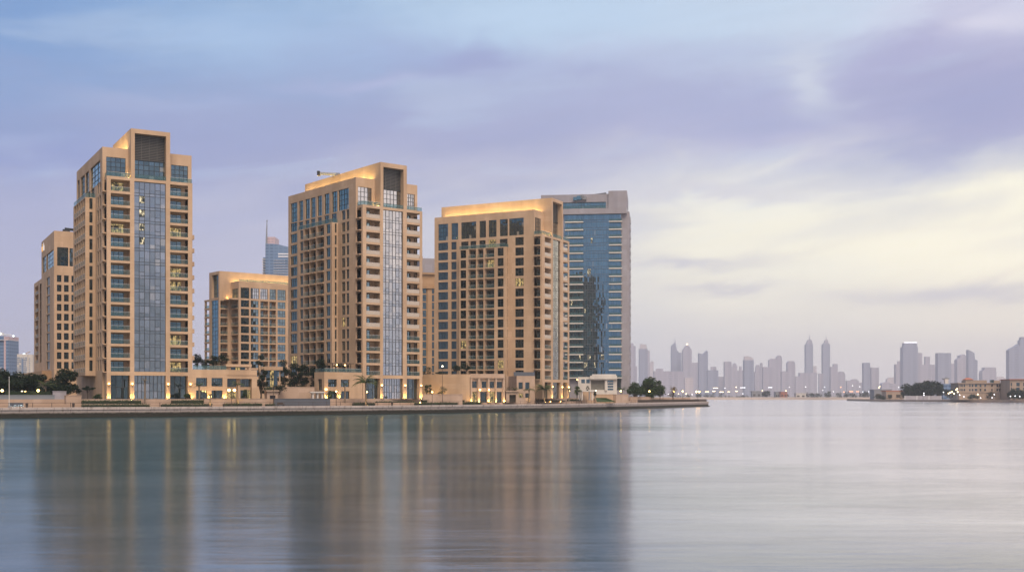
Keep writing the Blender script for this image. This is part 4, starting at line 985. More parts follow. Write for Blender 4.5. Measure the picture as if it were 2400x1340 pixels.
# little structures on the terrace
def portal(px0, px1, y0, Y, label, name, cat, m, door='slate_panel', zb=2.4, dep=4, yaw=20):
    B_ = Bld(name, px0, Y, yaw, label, cat, z0=zb); u = B_.pa(px1); zt = B_.z(y0, u / 2)
    o = (u * .26, u * .78, zb + .02, zb + (zt - zb) * .72, .8)
    B_.sheet('F', 0, 0, u, zb, zt, [o], m=m); B_.mb.box(0, u, .02, dep, zb, zt - .01, m, 'f'); B_.mb.box(-.3, u + .3, -.5, dep, zt, zt + .3, m); B_.finish()
    g = MB(); g.poly([(o[0], .79, o[2]), (o[1], .79, o[2]), (o[1], .79, o[3]), (o[0], .79, o[3])], door); B_.part('door', g)
portal(626, 651, 916.5, 309, 'small gate lodge with dark opening left of blank garden wall', 'gate_lodge', 'lodge', 'pink_stone')
portal(1186, 1216, 917.5, 371, 'small flat-roofed kiosk with wide dark opening right of the pilastered podium', 'kiosk', 'kiosk', 'pink_stone', 'dim_room', 3)
def canopy(px0, px1, y, Y, label, m, zb, posts=2, dep=4, yaw=15):
    B_ = Bld('canopy', px0, Y, yaw, label, 'canopy', z0=zb); u = B_.pa(px1); zt = B_.z(y, u / 2)
    g = MB(); g.box(0, u, 0, dep, zt - .3, zt, m); g.box(.2, u - .2, .2, dep - .2, zt - .42, zt - .303, m); B_.part('roof', g)
    for i in range(posts):
        for yy in (.4, dep - .7):
            g = MB(); x = .5 + (u - 1.4) * (i / max(1, posts - 1)); g.box(x, x + .4, yy, yy + .4, zb, zt - .43, m); B_.part('post', g)
canopy(728, 762, 917.3, 316, 'white flat canopy on pale posts against the middle tower podium', 'white_render', 3.2, 3)
canopy(1361, 1393, 915, 415, 'flat stone canopy over the lit wall near the white podium', 'white_render', 3.6)
# ------------------------------------------------------------------ planting
def leaves(mb, centers, n, size, m, flat=1.0):
    k = mb.mi(m); tot = sum(c[3] ** 2 for c in centers)
    for (cx, cy, cz, r) in centers:
        for _ in range(max(6, int(n * r * r / tot))):
            d = Vector((R.gauss(0, 1), R.gauss(0, 1), R.gauss(0, 1))).normalized(); rr = r * (R.random() ** .35) * R.uniform(.8, 1.12)
            p = Vector((cx, cy, cz)) + Vector((d.x, d.y, d.z * flat)) * rr
            u = Vector((R.gauss(0, 1), R.gauss(0, 1), R.gauss(0, .6))).normalized(); v = u.orthogonal().normalized(); v = (v * math.cos(1) + u.cross(v) * math.sin(R.uniform(0, 3)))
            s_ = size * R.uniform(.6, 1.3); i = len(mb.v)
            mb.v += [tuple(p - u * s_), tuple(p + v * s_ * .55), tuple(p + u * s_), tuple(p - v * s_ * .55)]
            mb.f.append((i, i + 1, i + 2, i + 3)); mb.m.append(k)

def tree(name, px, Y, zb, ytop, rpx, label, group=None, m='leaf_dark', n=1500, trunk=.35, flat=.8, lumps=14, leafs=None, cat='tree'):
    k = Y / FL; h = HC + (HY - ytop) * k - zb; r = rpx * k; p = wpt(px, HY, Y)
    e = bpy.data.objects.new(name, None); COL.objects.link(e); e.location = (p.x, p.y, zb); tag(e, label, cat, group)
    th = h * trunk; g = MB(); tr = max(.10, h * .022)
    g.tube([(0, 0, -.1), (R.uniform(-.1, .1), 0, th * .6), (R.uniform(-.2, .2), R.uniform(-.2, .2), th * 1.25)], [tr * 1.3, tr, tr * .7], 'bark', 7)
    cs = []
    for i in range(lumps):
        a = 2 * math.pi * i / lumps + R.uniform(-.3, .3); q = r * R.uniform(.2, .8)
        cz = th + (h - th) * R.uniform(.12, .82); lr = min(r * R.uniform(.2, .44), (h - cz) * 1.05)
        cs.append((q * math.cos(a), q * math.sin(a), cz, lr))
        g.tube([(0, 0, th * .85), (q * .45 * math.cos(a), q * .45 * math.sin(a), (th + cz) / 2), (q * math.cos(a), q * math.sin(a), cz)], [tr * .6, tr * .4, tr * .15], 'bark', 5)
    lr = min(r * .55, (h - th) * .45); cs.append((0, 0, h - lr * flat, lr)); cs.append((R.uniform(-.2, .2) * r, 0, th + (h - th) * .45, r * .5))
    g.build('trunk', e); c = MB(); leaves(c, cs, int(n * 1.5), leafs or max(.15, r * .07), m, flat); c.build('crown', e); return e

def palm(px, Y, zb, ytop, rpx, label, m='leaf_palm', nf=20, droop=1.0, lit=False):
    k = Y / FL; h = HC + (HY - ytop) * k - zb; r = rpx * k; p = wpt(px, HY, Y)
    e = bpy.data.objects.new('palm_tree', None); COL.objects.link(e); e.location = (p.x, p.y, zb); tag(e, label, 'palm tree', 'palms along the waterfront')
    th = h - r * .62; g = MB(); g.tube([(0, 0, -.1), (.08, 0, th * .5), (.0, .05, th)], [.26, .2, .18], 'palm_bark', 8); g.build('trunk', e)
    c = MB()
    for i in range(nf):
        a = 2 * math.pi * i / nf * 1.618 + R.uniform(-.2, .2); up = R.uniform(.15, 1.25); L = r * R.uniform(.85, 1.15)
        pts = []; x = z_ = 0; ang = up
        for s_ in range(7): pts.append((x, z_)); x += L / 6 * math.cos(ang); z_ += L / 6 * math.sin(ang); ang -= (.19 + .03 * s_) * droop
        ca, sa = math.cos(a), math.sin(a)
        for s_ in range(6):
            (x0, z0), (x1, z1) = pts[s_], pts[s_ + 1]
            for t_ in (0, .5):
                xa, za = x0 + (x1 - x0) * t_, z0 + (z1 - z0) * t_; wl = L * .2 * (1 - abs(s_ + t_ - 2.4) / 5.2)
                for sd in (-1, 1):
                    b0 = Vector((xa * ca, xa * sa, th + za)); b1 = Vector(((xa + L * .085) * ca, (xa + L * .085) * sa, th + za)); tip = Vector(((xa + L * .1) * ca - sd * wl * sa, (xa + L * .1) * sa + sd * wl * ca, th + za - wl * .45))
                    c.poly([b0, b1, tip], m)
            c.poly([(x0 * ca, x0 * sa, th + z0), (x1 * ca, x1 * sa, th + z1), (x1 * ca - .03 * sa, x1 * sa + .03 * ca, th + z1 + .02), (x0 * ca - .04 * sa, x0 * sa + .04 * ca, th + z0 + .02)], m)
    c.build('crown', e)
    if lit: q = MB(); q.spot(.4, .7, -.9, -.6, .02, .2); q.build('uplight', e)
    return e

def hedge(px0, px1, d, zb, zt, dep, label, m='leaf_mid', n=None, group='clipped hedges along the promenade'):
    a, _ = shore(px0, d); c, _ = shore(px1, d); v = c - a; L = v.length; th = math.atan2(v.y, v.x)
    e = bpy.data.objects.new('hedge', None); COL.objects.link(e); e.location = (a.x, a.y, zb); e.rotation_euler = (0, 0, th); tag(e, label, 'hedge', group)
    g = MB(); H = zt - zb; k = g.mi(m); g.box(.1, L - .1, .1, dep - .1, 0, H - .1, 'leaf_dark')
    for _ in range(int(n or L * 26)):
        f = R.random(); s_ = R.uniform(.09, .2)
        p = Vector((R.uniform(0, L), R.uniform(-.08, .08), R.uniform(0, H + .06))) if f < .6 else Vector((R.uniform(0, L), R.uniform(0, dep), H + R.uniform(-.1, .12)))
        u = Vector((R.gauss(0, 1), R.gauss(0, .5), R.gauss(0, 1))).normalized() * s_; w_ = u.orthogonal().normalized() * s_ * .6; i = len(g.v)
        g.v += [tuple(p - u), tuple(p + w_), tuple(p + u), tuple(p - w_)]; g.f.append((i, i + 1, i + 2, i + 3)); g.m.append(k)
    g.build('foliage', e); return e

GT = 'dark trees at the left of the tallest tower'
tree('broad_tree', 2, 318, 4.2, 862, 42, 'dark bushy tree cut by the left edge of the picture', GT, n=3600, trunk=.06)
tree('broad_tree', 42, 322, 4.2, 870, 42, 'dark bushy tree in front of the far white block', GT, n=3600, trunk=.06)
tree('broad_tree', 74, 318, 4.2, 874, 34, 'dark bushy tree below the balcony wing of the sign block', GT, n=3000, trunk=.06)
tree('broad_tree', 24, 308, 4.2, 888, 34, 'lower dark tree between the two leftmost dark trees', GT, n=3200, trunk=.05)
tree('broad_tree', 152, 303, 4.2, 862, 36, 'tall dark tree close to the left flank of the tallest tower', GT, n=4000, trunk=.1)
tree('broad_tree', 124, 312, 4.2, 884, 28, 'smaller dark tree left of the tall one beside tallest tower', GT, n=1300, trunk=.2)
tree('umbrella_tree', 205, 287, 2.6, 904.5, 21, 'flat-topped dark umbrella tree in front of the tallest tower left corner', None, n=1300, trunk=.75, flat=.28, lumps=10)
GR = 'trees on the roof gardens'
zr = P1.zt
tree('roof_tree', 462, 318, zr, 827, 18, 'round dark roof-garden tree close beside the tallest tower', GR, n=1200, trunk=.2)
tree('roof_tree', 481, 322, zr, 841, 14, 'small dark roof-garden tree between two larger ones', GR, n=800, trunk=.2)
tree('roof_tree', 500, 323, zr, 832, 16, 'spreading roof-garden tree left of flat-roofed pavilion', GR, n=1000, trunk=.35, flat=.6)
tree('roof_tree', 520, 323, zr, 829, 18, 'spreading roof-garden tree nearest the flat-roofed pavilion', GR, n=1000, trunk=.35, flat=.6)
GV = 'dense garden trees between the tallest and middle towers'
for px, Y, top, r, lab in ((612, 334, 834, 11, 'dark columnar tree at the right end of the roof-garden podium'), (622, 326, 872, 8, 'low dark tree left of the blank garden wall'), (664, 352, 846, 13, 'dark tree behind the lit garden pavilion'),
        (690, 338, 852, 16, 'bushy dark tree in front of the middle tower left corner'), (712, 340, 856, 15, 'bushy dark tree between garden wall and middle tower'), (733, 338, 864, 10, 'dark tree at the left edge of the middle tower podium')):
    tree('broad_tree', px, Y, 4.2, top - 4, r * 1.45, lab, GV, n=2600, trunk=.08)
tree('roof_tree', 752, 343, P2.zt, 839, 21, 'dark tree on the roof terrace of the middle tower podium', GR, n=1300, trunk=.25, flat=.7)
g = tree('climbing_shrub', 796, 338.5, P2.zt + 1.6, 851.5, 19, 'leafy creeper spread over the pergola of the middle tower podium', None, n=500, trunk=.2, flat=.2, cat='shrub')
tree('broad_tree', 1003, 400, 4.2, 858, 16, 'dark tree at the foot of the grey-brown block', None, n=1200, trunk=.2)
tree('roof_tree', 1070, 376, P3.zt, 853, 18, 'dark tree on the pilastered podium roof left of center', GR, n=900, trunk=.3)
tree('roof_tree', 1094, 378, P3.zt, 849, 12, 'small dark tree on the pilastered podium roof near its corner', GR, n=700, trunk=.3)
tree('roof_tree', 1035, 372, P3.zt - .2, 870, 14, 'low dark shrub tree behind the curved wall top', GR, n=800, trunk=.1, flat=.5)
GP = 'trees on the quay point'
tree('broad_tree', 1488, 478, 3.0, 895, 25, 'mid-sized green tree nearest the blue glass tower on the quay point', GP, m='leaf_mid', n=3200, trunk=.2)
tree('broad_tree', 1524, 492, 3.0, 883, 31, 'largest green tree on the quay point', GP, m='leaf_mid', n=4200, trunk=.14)
tree('broad_tree', 1547, 505, 3.0, 902, 19, 'smaller green tree right of the largest one on the quay point', GP, m='leaf_mid', n=1200, trunk=.25)
tree('broad_tree', 1577, 520, 2.6, 903, 13, 'sparse brownish tree standing alone near the quay tip', GP, m='leaf_dry', n=420, trunk=.3)
tree('broad_tree', 1352, 408, 3.6, 903, 11, 'small green tree between third tower and lit canopy', GP, m='leaf_mid', n=900, trunk=.35)
tree('broad_tree', 1394, 425, 3.4, 916, 6, 'small round tree right of the lit canopy', GP, m='leaf_dark', n=500, trunk=.4)
tree('broad_tree', 1377, 452, 4.2, 904, 5, 'tiny round tree against the white podium', GP, m='leaf_dark', n=400, trunk=.2)
# palms
palm(466.5, 296, 2.9, 896, 13, 'small slim palm in front of the first podium window', lit=True)
palm(556, 300, 2.9, 890, 18, 'tall palm before the lit recess of the roof-garden podium', lit=True)
palm(339, 287, 2.9, 887, 8, 'young palm with tied-up straw-coloured fronds before the tallest tower', m='leaf_dry', nf=12, droop=.15)
palm(107, 300, 3.2, 889, 24, 'wide palm behind the grey hoarding left of the tallest tower', lit=True)
palm(857, 322, 2.5, 876, 32, 'largest palm with sweeping fronds in front of the middle tower', nf=28, lit=True)
palm(808, 322, 2.6, 896, 10, 'thin palm before the second podium bay window', nf=12)
palm(1276, 385, 3.0, 897, 25, 'bushy palm in front of the third tower entrance', nf=28, lit=True)
palm(1240, 381, 3.0, 904, 15, 'palm left of the bushy one at the third tower foot', lit=True)
palm(1207, 375, 3.0, 906, 12, 'palm behind the kiosk right of the pilastered podium', nf=14)
palm(1333, 398, 3.2, 907, 11, 'small palm at the right corner of the third tower', nf=14)
palm(1458, 452, 3.0, 904, 14, 'thin palm just left of the trees on the quay point', nf=14)
palm(492, 291, 2.5, 919, 9, 'short lit palm shrub at the right end of the hedges', nf=16, lit=True)
# shrubs in the lit planters and at the wall feet
for px, d, zb, top, r, lab in ((1000, 13, 4.2, 903, 7, 'tall thin shrub at the left of the lit planter'), (1008, 13, 4.2, 903, 5, 'slim dark shrub second from left in the lit planter'), (1037, 13, 4.2, 906, 12, 'broad lit shrub in the middle of the planter wall'), (1070, 13, 4.2, 911, 13, 'low spreading shrub at the right of the lit planter'),
        (575, 11, 3.6, 914, 8, 'green shrub before the lit recess of the roof-garden podium'), (776, 11, 3.6, 916, 9, 'rounded shrub below the first bay window of the middle podium'), (1200, 12, 4, 903, 13, 'dark shrub on top of the kiosk roof'), (1105, 22, 4, 930, 6, 'low shrub at pilastered podium doorway'), (630, 12, 5.2, 905, 14, 'shrub spilling over the gate lodge roof')):
    p, _ = shore(px, d); tree('garden_shrub', px, p.y, zb, top - 2, r * 1.3, lab, 'shrubs in the waterfront planters', m='leaf_mid', n=420, trunk=.15, lumps=6, cat='shrub')
hedge(193, 332, 7.2, 2.9, 3.95, 1.6, 'long upper hedge below the tallest tower')
hedge(405, 480, 7.2, 2.9, 3.95, 1.6, 'upper hedge below the roof-garden podium')
hedge(193, 352, 4.9, 2.36, 3.0, 1.4, 'long lower hedge below the tallest tower')
hedge(380, 498, 4.9, 2.36, 3.0, 1.4, 'lower hedge right of the lit statue-like palm')
hedge(526, 615, 4.9, 2.36, 3.1, 1.4, 'lower hedge in front of the roof-garden podium')
hedge(832, 880, 4.9, 2.36, 3.15, 1.4, 'short hedge under the largest palm')
hedge(978, 1040, 4.9, 2.36, 3.1, 1.4, 'lower hedge below the lit planter wall')
hedge(992, 1090, 8.0, 2.36, 3.9, 1.0, 'tall hedge directly below the planter wall', m='leaf_dark')
hedge(1170, 1236, 4.9, 2.36, 3.3, 1.4, 'hedge in front of the kiosk')
hedge(1095, 1150, 4.9, 2.36, 3.2, 1.4, 'hedge in front of the pilastered podium')
hedge(1330, 1392, 9.0, 3.2, 3.9, 2.5, 'hedge before the canopy near the white podium')
lw = MB(); a, c = wpt(1396, 931, 430), wpt(1440, 937, 436)
lw.poly([(a.x, a.y - 6, 2.9), (c.x, c.y - 6, 2.9), (c.x - .5, c.y - 1, 3.3), (a.x + 4, a.y - .3, 4.4), (a.x, a.y - .3, 4.4)], 'leaf_mid'); tag(lw.build('lawn'), kind='stuff')

# ------------------------------------------------------------------ lamps, flagpole, benches, cars
def lamp(px, y, Y, zb, label, m='lamp_glow', r=.3, group='globe lamps along the waterfront', double=False, pole=.08, name='street_lamp'):
    p = wpt(px, y, Y); e = bpy.data.objects.new(name, None); COL.objects.link(e); e.location = (p.x, p.y, zb); tag(e, label, 'street lamp', group); h = p.z - zb
    g = MB(); g.tube([(0, 0, 0), (0, 0, .5), (0, 0, h - r * .8)], [pole * 1.8, pole, pole * .8], 'bronze', 7); g.tube([(0, 0, h - r * 1.25), (0, 0, h - r * .85)], [pole * 1.2, r * .6], 'bronze', 8); 
    if double: g.box(-.75, .75, -.05, .05, h - r - .15, h - r - .05, 'bronze')
    g.build('pole', e)
    for dx in ((-.7, .7) if double else (0,)): q = MB(); q.ball((dx, 0, h), r, m, 10, 7); q.build('globe', e)
    return e
for i, (px, y, d, zb, lab) in enumerate(((5, 915, 16, 4.2, 'globe lamp at the left picture edge above the hoarding'), (51.5, 917, 20, 4.2, 'small globe lamp in front of the dark trees'), (59.5, 918, 20, 4.2, 'lower globe lamp next to the one before dark trees'), (89.5, 915, 18, 4.2, 'globe lamp beside the wide palm behind the hoarding'),
        (788, 917, 5.5, 2.4, 'globe lamp left of the largest palm'), (859.5, 918.3, 4.5, 2.4, 'slim globe lamp right under the largest palm'), (945, 916.8, 11, 4.2, 'globe lamp at the middle tower entrance pier'), (1013, 918.4, 5, 2.4, 'globe lamp left of the lit planter shrubs'),
        (1262, 915, 5.5, 2.4, 'white globe lamp in front of the third tower palms'), (1353, 889.7, 26, 4.2, 'tall globe lamp between third tower and white podium'), (1334, 916, 16, 4.2, 'globe lamp at the third tower right corner'), (1396.6, 915, 14, 3, 'globe lamp right of the flat canopy'),
        (1455, 916, 8, 2.4, 'globe lamp at the pink wall block'), (1505, 917, 12, 2.4, 'dim globe lamp between the two larger trees'), (1522, 916.5, 5, 2.4, 'bright globe lamp before the largest tree'), (1579, 917.7, 5, 2.4, 'bright globe lamp before the sparse brownish tree'),
        (1600, 916.5, 5, 2.4, 'single globe lamp on the bare quay point'), (1554, 919, 6, 2.4, 'white post lamp at the right edge of the big trees'))):
    p, _ = shore(px, d); lamp(px, y, p.y, zb, lab, r=.3 if px > 1400 or px in (5, 89.5) else .2, m='lamp_white' if i in (1, 13, 17, 8) else 'lamp_glow')
p, _ = shore(1635, 5); lamp(1635.5, 917.7, p.y, 2.4, 'double-headed globe lamp nearest the quay tip', r=.36, double=True)
p, _ = shore(543, 4); lamp(543, 914, p.y, 2.4, 'twin lantern lamp post glowing before the roof-garden podium', r=.34, double=True, m='lamp_glow')
p, _ = shore(1028, 4); e = lamp(1037, 858, p.y, 2.4, 'tall lantern post rising above the curved wall', r=.26, pole=.08, m='lamp_white')
p, _ = shore(640, 5); lamp(640.5, 910, p.y, 2.4, 'unlit dark lamp post in front of the gate lodge', m='dark_metal', r=.25)
fp = tag(bpy.data.objects.new('flagpole', None), 'bare white flagpole rising above the hoarding at the left', 'flagpole'); COL.objects.link(fp); p, _ = shore(21.5, 2.2); fp.location = (p.x, p.y, 2.36)
h = wpt(21.5, 884, p.y).z - 2.36; g = MB(); g.tube([(0, 0, 0), (0, 0, h)], [.11, .06], 'white_render', 8); g.build('pole', fp); g = MB(); g.ball((0, 0, h + .05), .12, 'pale_metal', 8, 5); g.build('finial', fp); g = MB(); g.box(-.25, .25, -.25, .25, 0, .3, 'grey_stone'); g.build('base', fp)
# bundled glittering sheets of plastic at the flagpole's foot
def bin_(px, d, label):
    p, _ = shore(px, d); e = tag(bpy.data.objects.new('litter_bin', None), label, 'litter bin', 'litter bins on the promenade'); COL.objects.link(e); e.location = (p.x, p.y, 2.37)
    g = MB(); g.tube([(0, 0, 0), (0, 0, .9)], [.26, .32], 'bronze', 10); g.build('body', e); g = MB(); g.tube([(0, 0, .92), (0, 0, 1.02)], [.36, .25], 'dark_metal', 10); g.build('lid', e)
bin_(63, 2.5, 'round dark litter bin in front of the grey hoarding'); bin_(172, 2.5, 'round dark litter bin before the pale wall block'); bin_(919, 3.5, 'round dark litter bin below the middle tower entrance')
def bench(px, d, label):
    p, tt = shore(px, d); e = tag(bpy.data.objects.new('park_bench', None), label, 'bench', 'benches on the promenade'); COL.objects.link(e); e.location = (p.x, p.y, 2.37); e.rotation_euler = (0, 0, math.atan2(tt.y, tt.x))
    g = MB(); g.box(-.9, .9, -.25, .25, .42, .48, 'bronze'); g.build('seat', e); g = MB(); g.box(-.9, .9, .22, .28, .5, .95, 'bronze'); g.build('backrest', e)
    for x in (-.75, .75): g = MB(); g.box(x - .05, x + .05, -.22, .22, 0, .419, 'dark_metal'); g.build('leg', e)
bench(658, 3.5, 'bench on the promenade below the blank garden wall'); bench(1260, 4, 'bench on the promenade before the third tower')
br = tag(bpy.data.objects.new('light_barrier', None), 'barrier wrapped in small cool-white lights at the flagpole foot', 'barrier'); COL.objects.link(br); p, tt = shore(37, 2.6); br.location = (p.x, p.y, 2.37); br.rotation_euler = (0, 0, math.atan2(tt.y, tt.x))
g = MB(); g.box(-1.6, 1.6, -.05, .05, .2, 1.15, 'slate_panel'); g.build('panel', br)
g = MB()
for i in range(34): x, zz = R.uniform(-1.7, 1.7), R.uniform(.0, .55); g.ball((x, -.12, zz), .035, 'cool_lamp', 5, 4)
g.build('light_string', br)

# low bollard lights by the promenade and extra planting at the wall feet
for i, (px, lab) in enumerate(((705, 'bollard light below the slate panel wall'), (985, 'bollard light at the right foot of the middle tower'), (1062, 'bollard light under the tall planter hedge'), (1122, 'bollard light before the pilastered podium'), (1163, 'bollard light at the right end of pilastered podium'), (1246, 'bollard light left of the third tower palms'), (1290, 'bollard light right of the third tower palms'), (1314, 'bollard light before the third tower glass'), (1372, 'bollard light before the flat stone canopy'), (1412, 'bollard light under the lawn slope'), (1440, 'bollard light left of the small pink wall block'))):
    p, _ = shore(px, 6.2); e = tag(bpy.data.objects.new('bollard_light', None), lab, 'bollard', 'bollard lights along the promenade'); COL.objects.link(e); e.location = (p.x, p.y, 2.37)
    g = MB(); g.tube([(0, 0, 0), (0, 0, .62)], [.1, .1], 'bronze', 8); g.build('body', e); g = MB(); g.tube([(0, 0, .625), (0, 0, .85)], [.13, .13], 'lamp_glow', 8); g.build('head', e)
for px0, px1, d, zb, zt, lab in ((625, 700, 5.2, 2.36, 2.9, 'low hedge before the panel wall left half'), (885, 972, 7.2, 2.6, 3.5, 'hedge along the middle tower entrance'), (1040, 1090, 5.0, 2.36, 3.1, 'short hedge right of the lit planter'), (1246, 1326, 7.4, 2.5, 3.5, 'hedge along the third tower foot'), (1480, 1560, 7.0, 2.36, 3.5, 'loose hedge under the trees of the quay point'), (12, 120, 19, 4.0, 6.2, 'dark hedge behind the grey hoarding')):
    hedge(px0, px1, d, zb, zt, 1.3, lab, m='leaf_dark' if px0 in (12, 1480) else 'leaf_mid')
for px, d, zb, top, r, lab in ((902, 11, 4.0, 918, 9, 'rounded shrub at the middle tower foot'), (963, 11, 4.0, 917, 8, 'rounded shrub between the middle tower entrance piers'), (1302, 12, 4.0, 919, 7, 'rounded shrub at the third tower entrance'), (1256, 14, 4.0, 914, 9, 'tall shrub behind the third tower palms'), (228, 12, 4.2, 922, 9, 'rounded shrub at the tallest tower left corner'), (440, 12, 4.2, 921, 8, 'rounded shrub at the tallest tower right corner'), (1427, 20, 4.0, 912, 10, 'leafy shrub on top of the lit yellow wall'), (655, 14, 5.6, 900, 16, 'dark shrub on top of the blank garden wall left half'), (705, 15, 5.6, 900, 18, 'dark shrub on top of the blank garden wall right half')):
    p, _ = shore(px, d); tree('garden_shrub', px, p.y, zb, top, r * 1.2, lab, 'shrubs in the waterfront planters', m='leaf_dark' if px < 720 and px > 600 else 'leaf_mid', n=500, trunk=.1, lumps=7, cat='shrub')
# ------------------------------------------------------------------ far skyline, each tower at its own distance in the haze
def silh(name, label, Y, parts, cat='tower', sub=()):
    """parts: (part name, outline in picture columns/rows or box, depth share, material). Built at its true size at distance Y."""
    k = Y / FL; xs = [p[0] for q in parts for p in q[1]]; x0 = (min(xs) + max(xs)) / 2
    e = bpy.data.objects.new(name, None); COL.objects.link(e); e.location = ((x0 - CX) * k, Y, 2); tag(e, label, cat, 'towers of the far skyline' if Y > 3000 else None)
    for i, (pn, pts, dep, m) in enumerate(parts):
        g = MB(); o = [((a - x0) * k, HC + (HY - b) * k - 2) for a, b in pts]; w = (max(a for a, _ in o) - min(a for a, _ in o)); d = max(2.0, w * dep); f = i * .35
        A = [(a, f, z) for a, z in o]; C = [(a, f + d, z) for a, z in o]; g.poly(A, m); g.poly(list(reversed(C)), m)
        for j in range(len(A)): n = (j + 1) % len(A); g.poly([A[j], A[n], C[n], C[j]], m)
        g.build(pn, e)
    return e
Z1 = lambda x, y: (1440 + x / 4.615, 740 + y / 4.615)
Z2 = lambda x, y: (1900 + x / 4.8, 740 + y / 4.8)
def bx(Zf, x0, x1, yt, yb=None): 
    a, c = Zf(x0, yt), Zf(x1, yt); yb = 929 if yb is None else Zf(0, yb)[1]
    return [(a[0], yb), (c[0], yb), (c[0], c[1]), (a[0], a[1])]
def pf(Zf, pts, base=True):
    o = [Zf(*p) for p in pts]
    return ([(o[0][0], 929)] + o + [(o[-1][0], 929)]) if base else o
G, C_, W_ = 'hazed_glass', 'hazed_concrete', 'hazed_pale'
A = lambda cx, cy, r, a0, a1, n=7, sy=1.0: [(cx + r * math.cos(D2R(a0 + (a1 - a0) * i / (n - 1))), cy - r * sy * math.sin(D2R(a0 + (a1 - a0) * i / (n - 1)))) for i in range(n)]
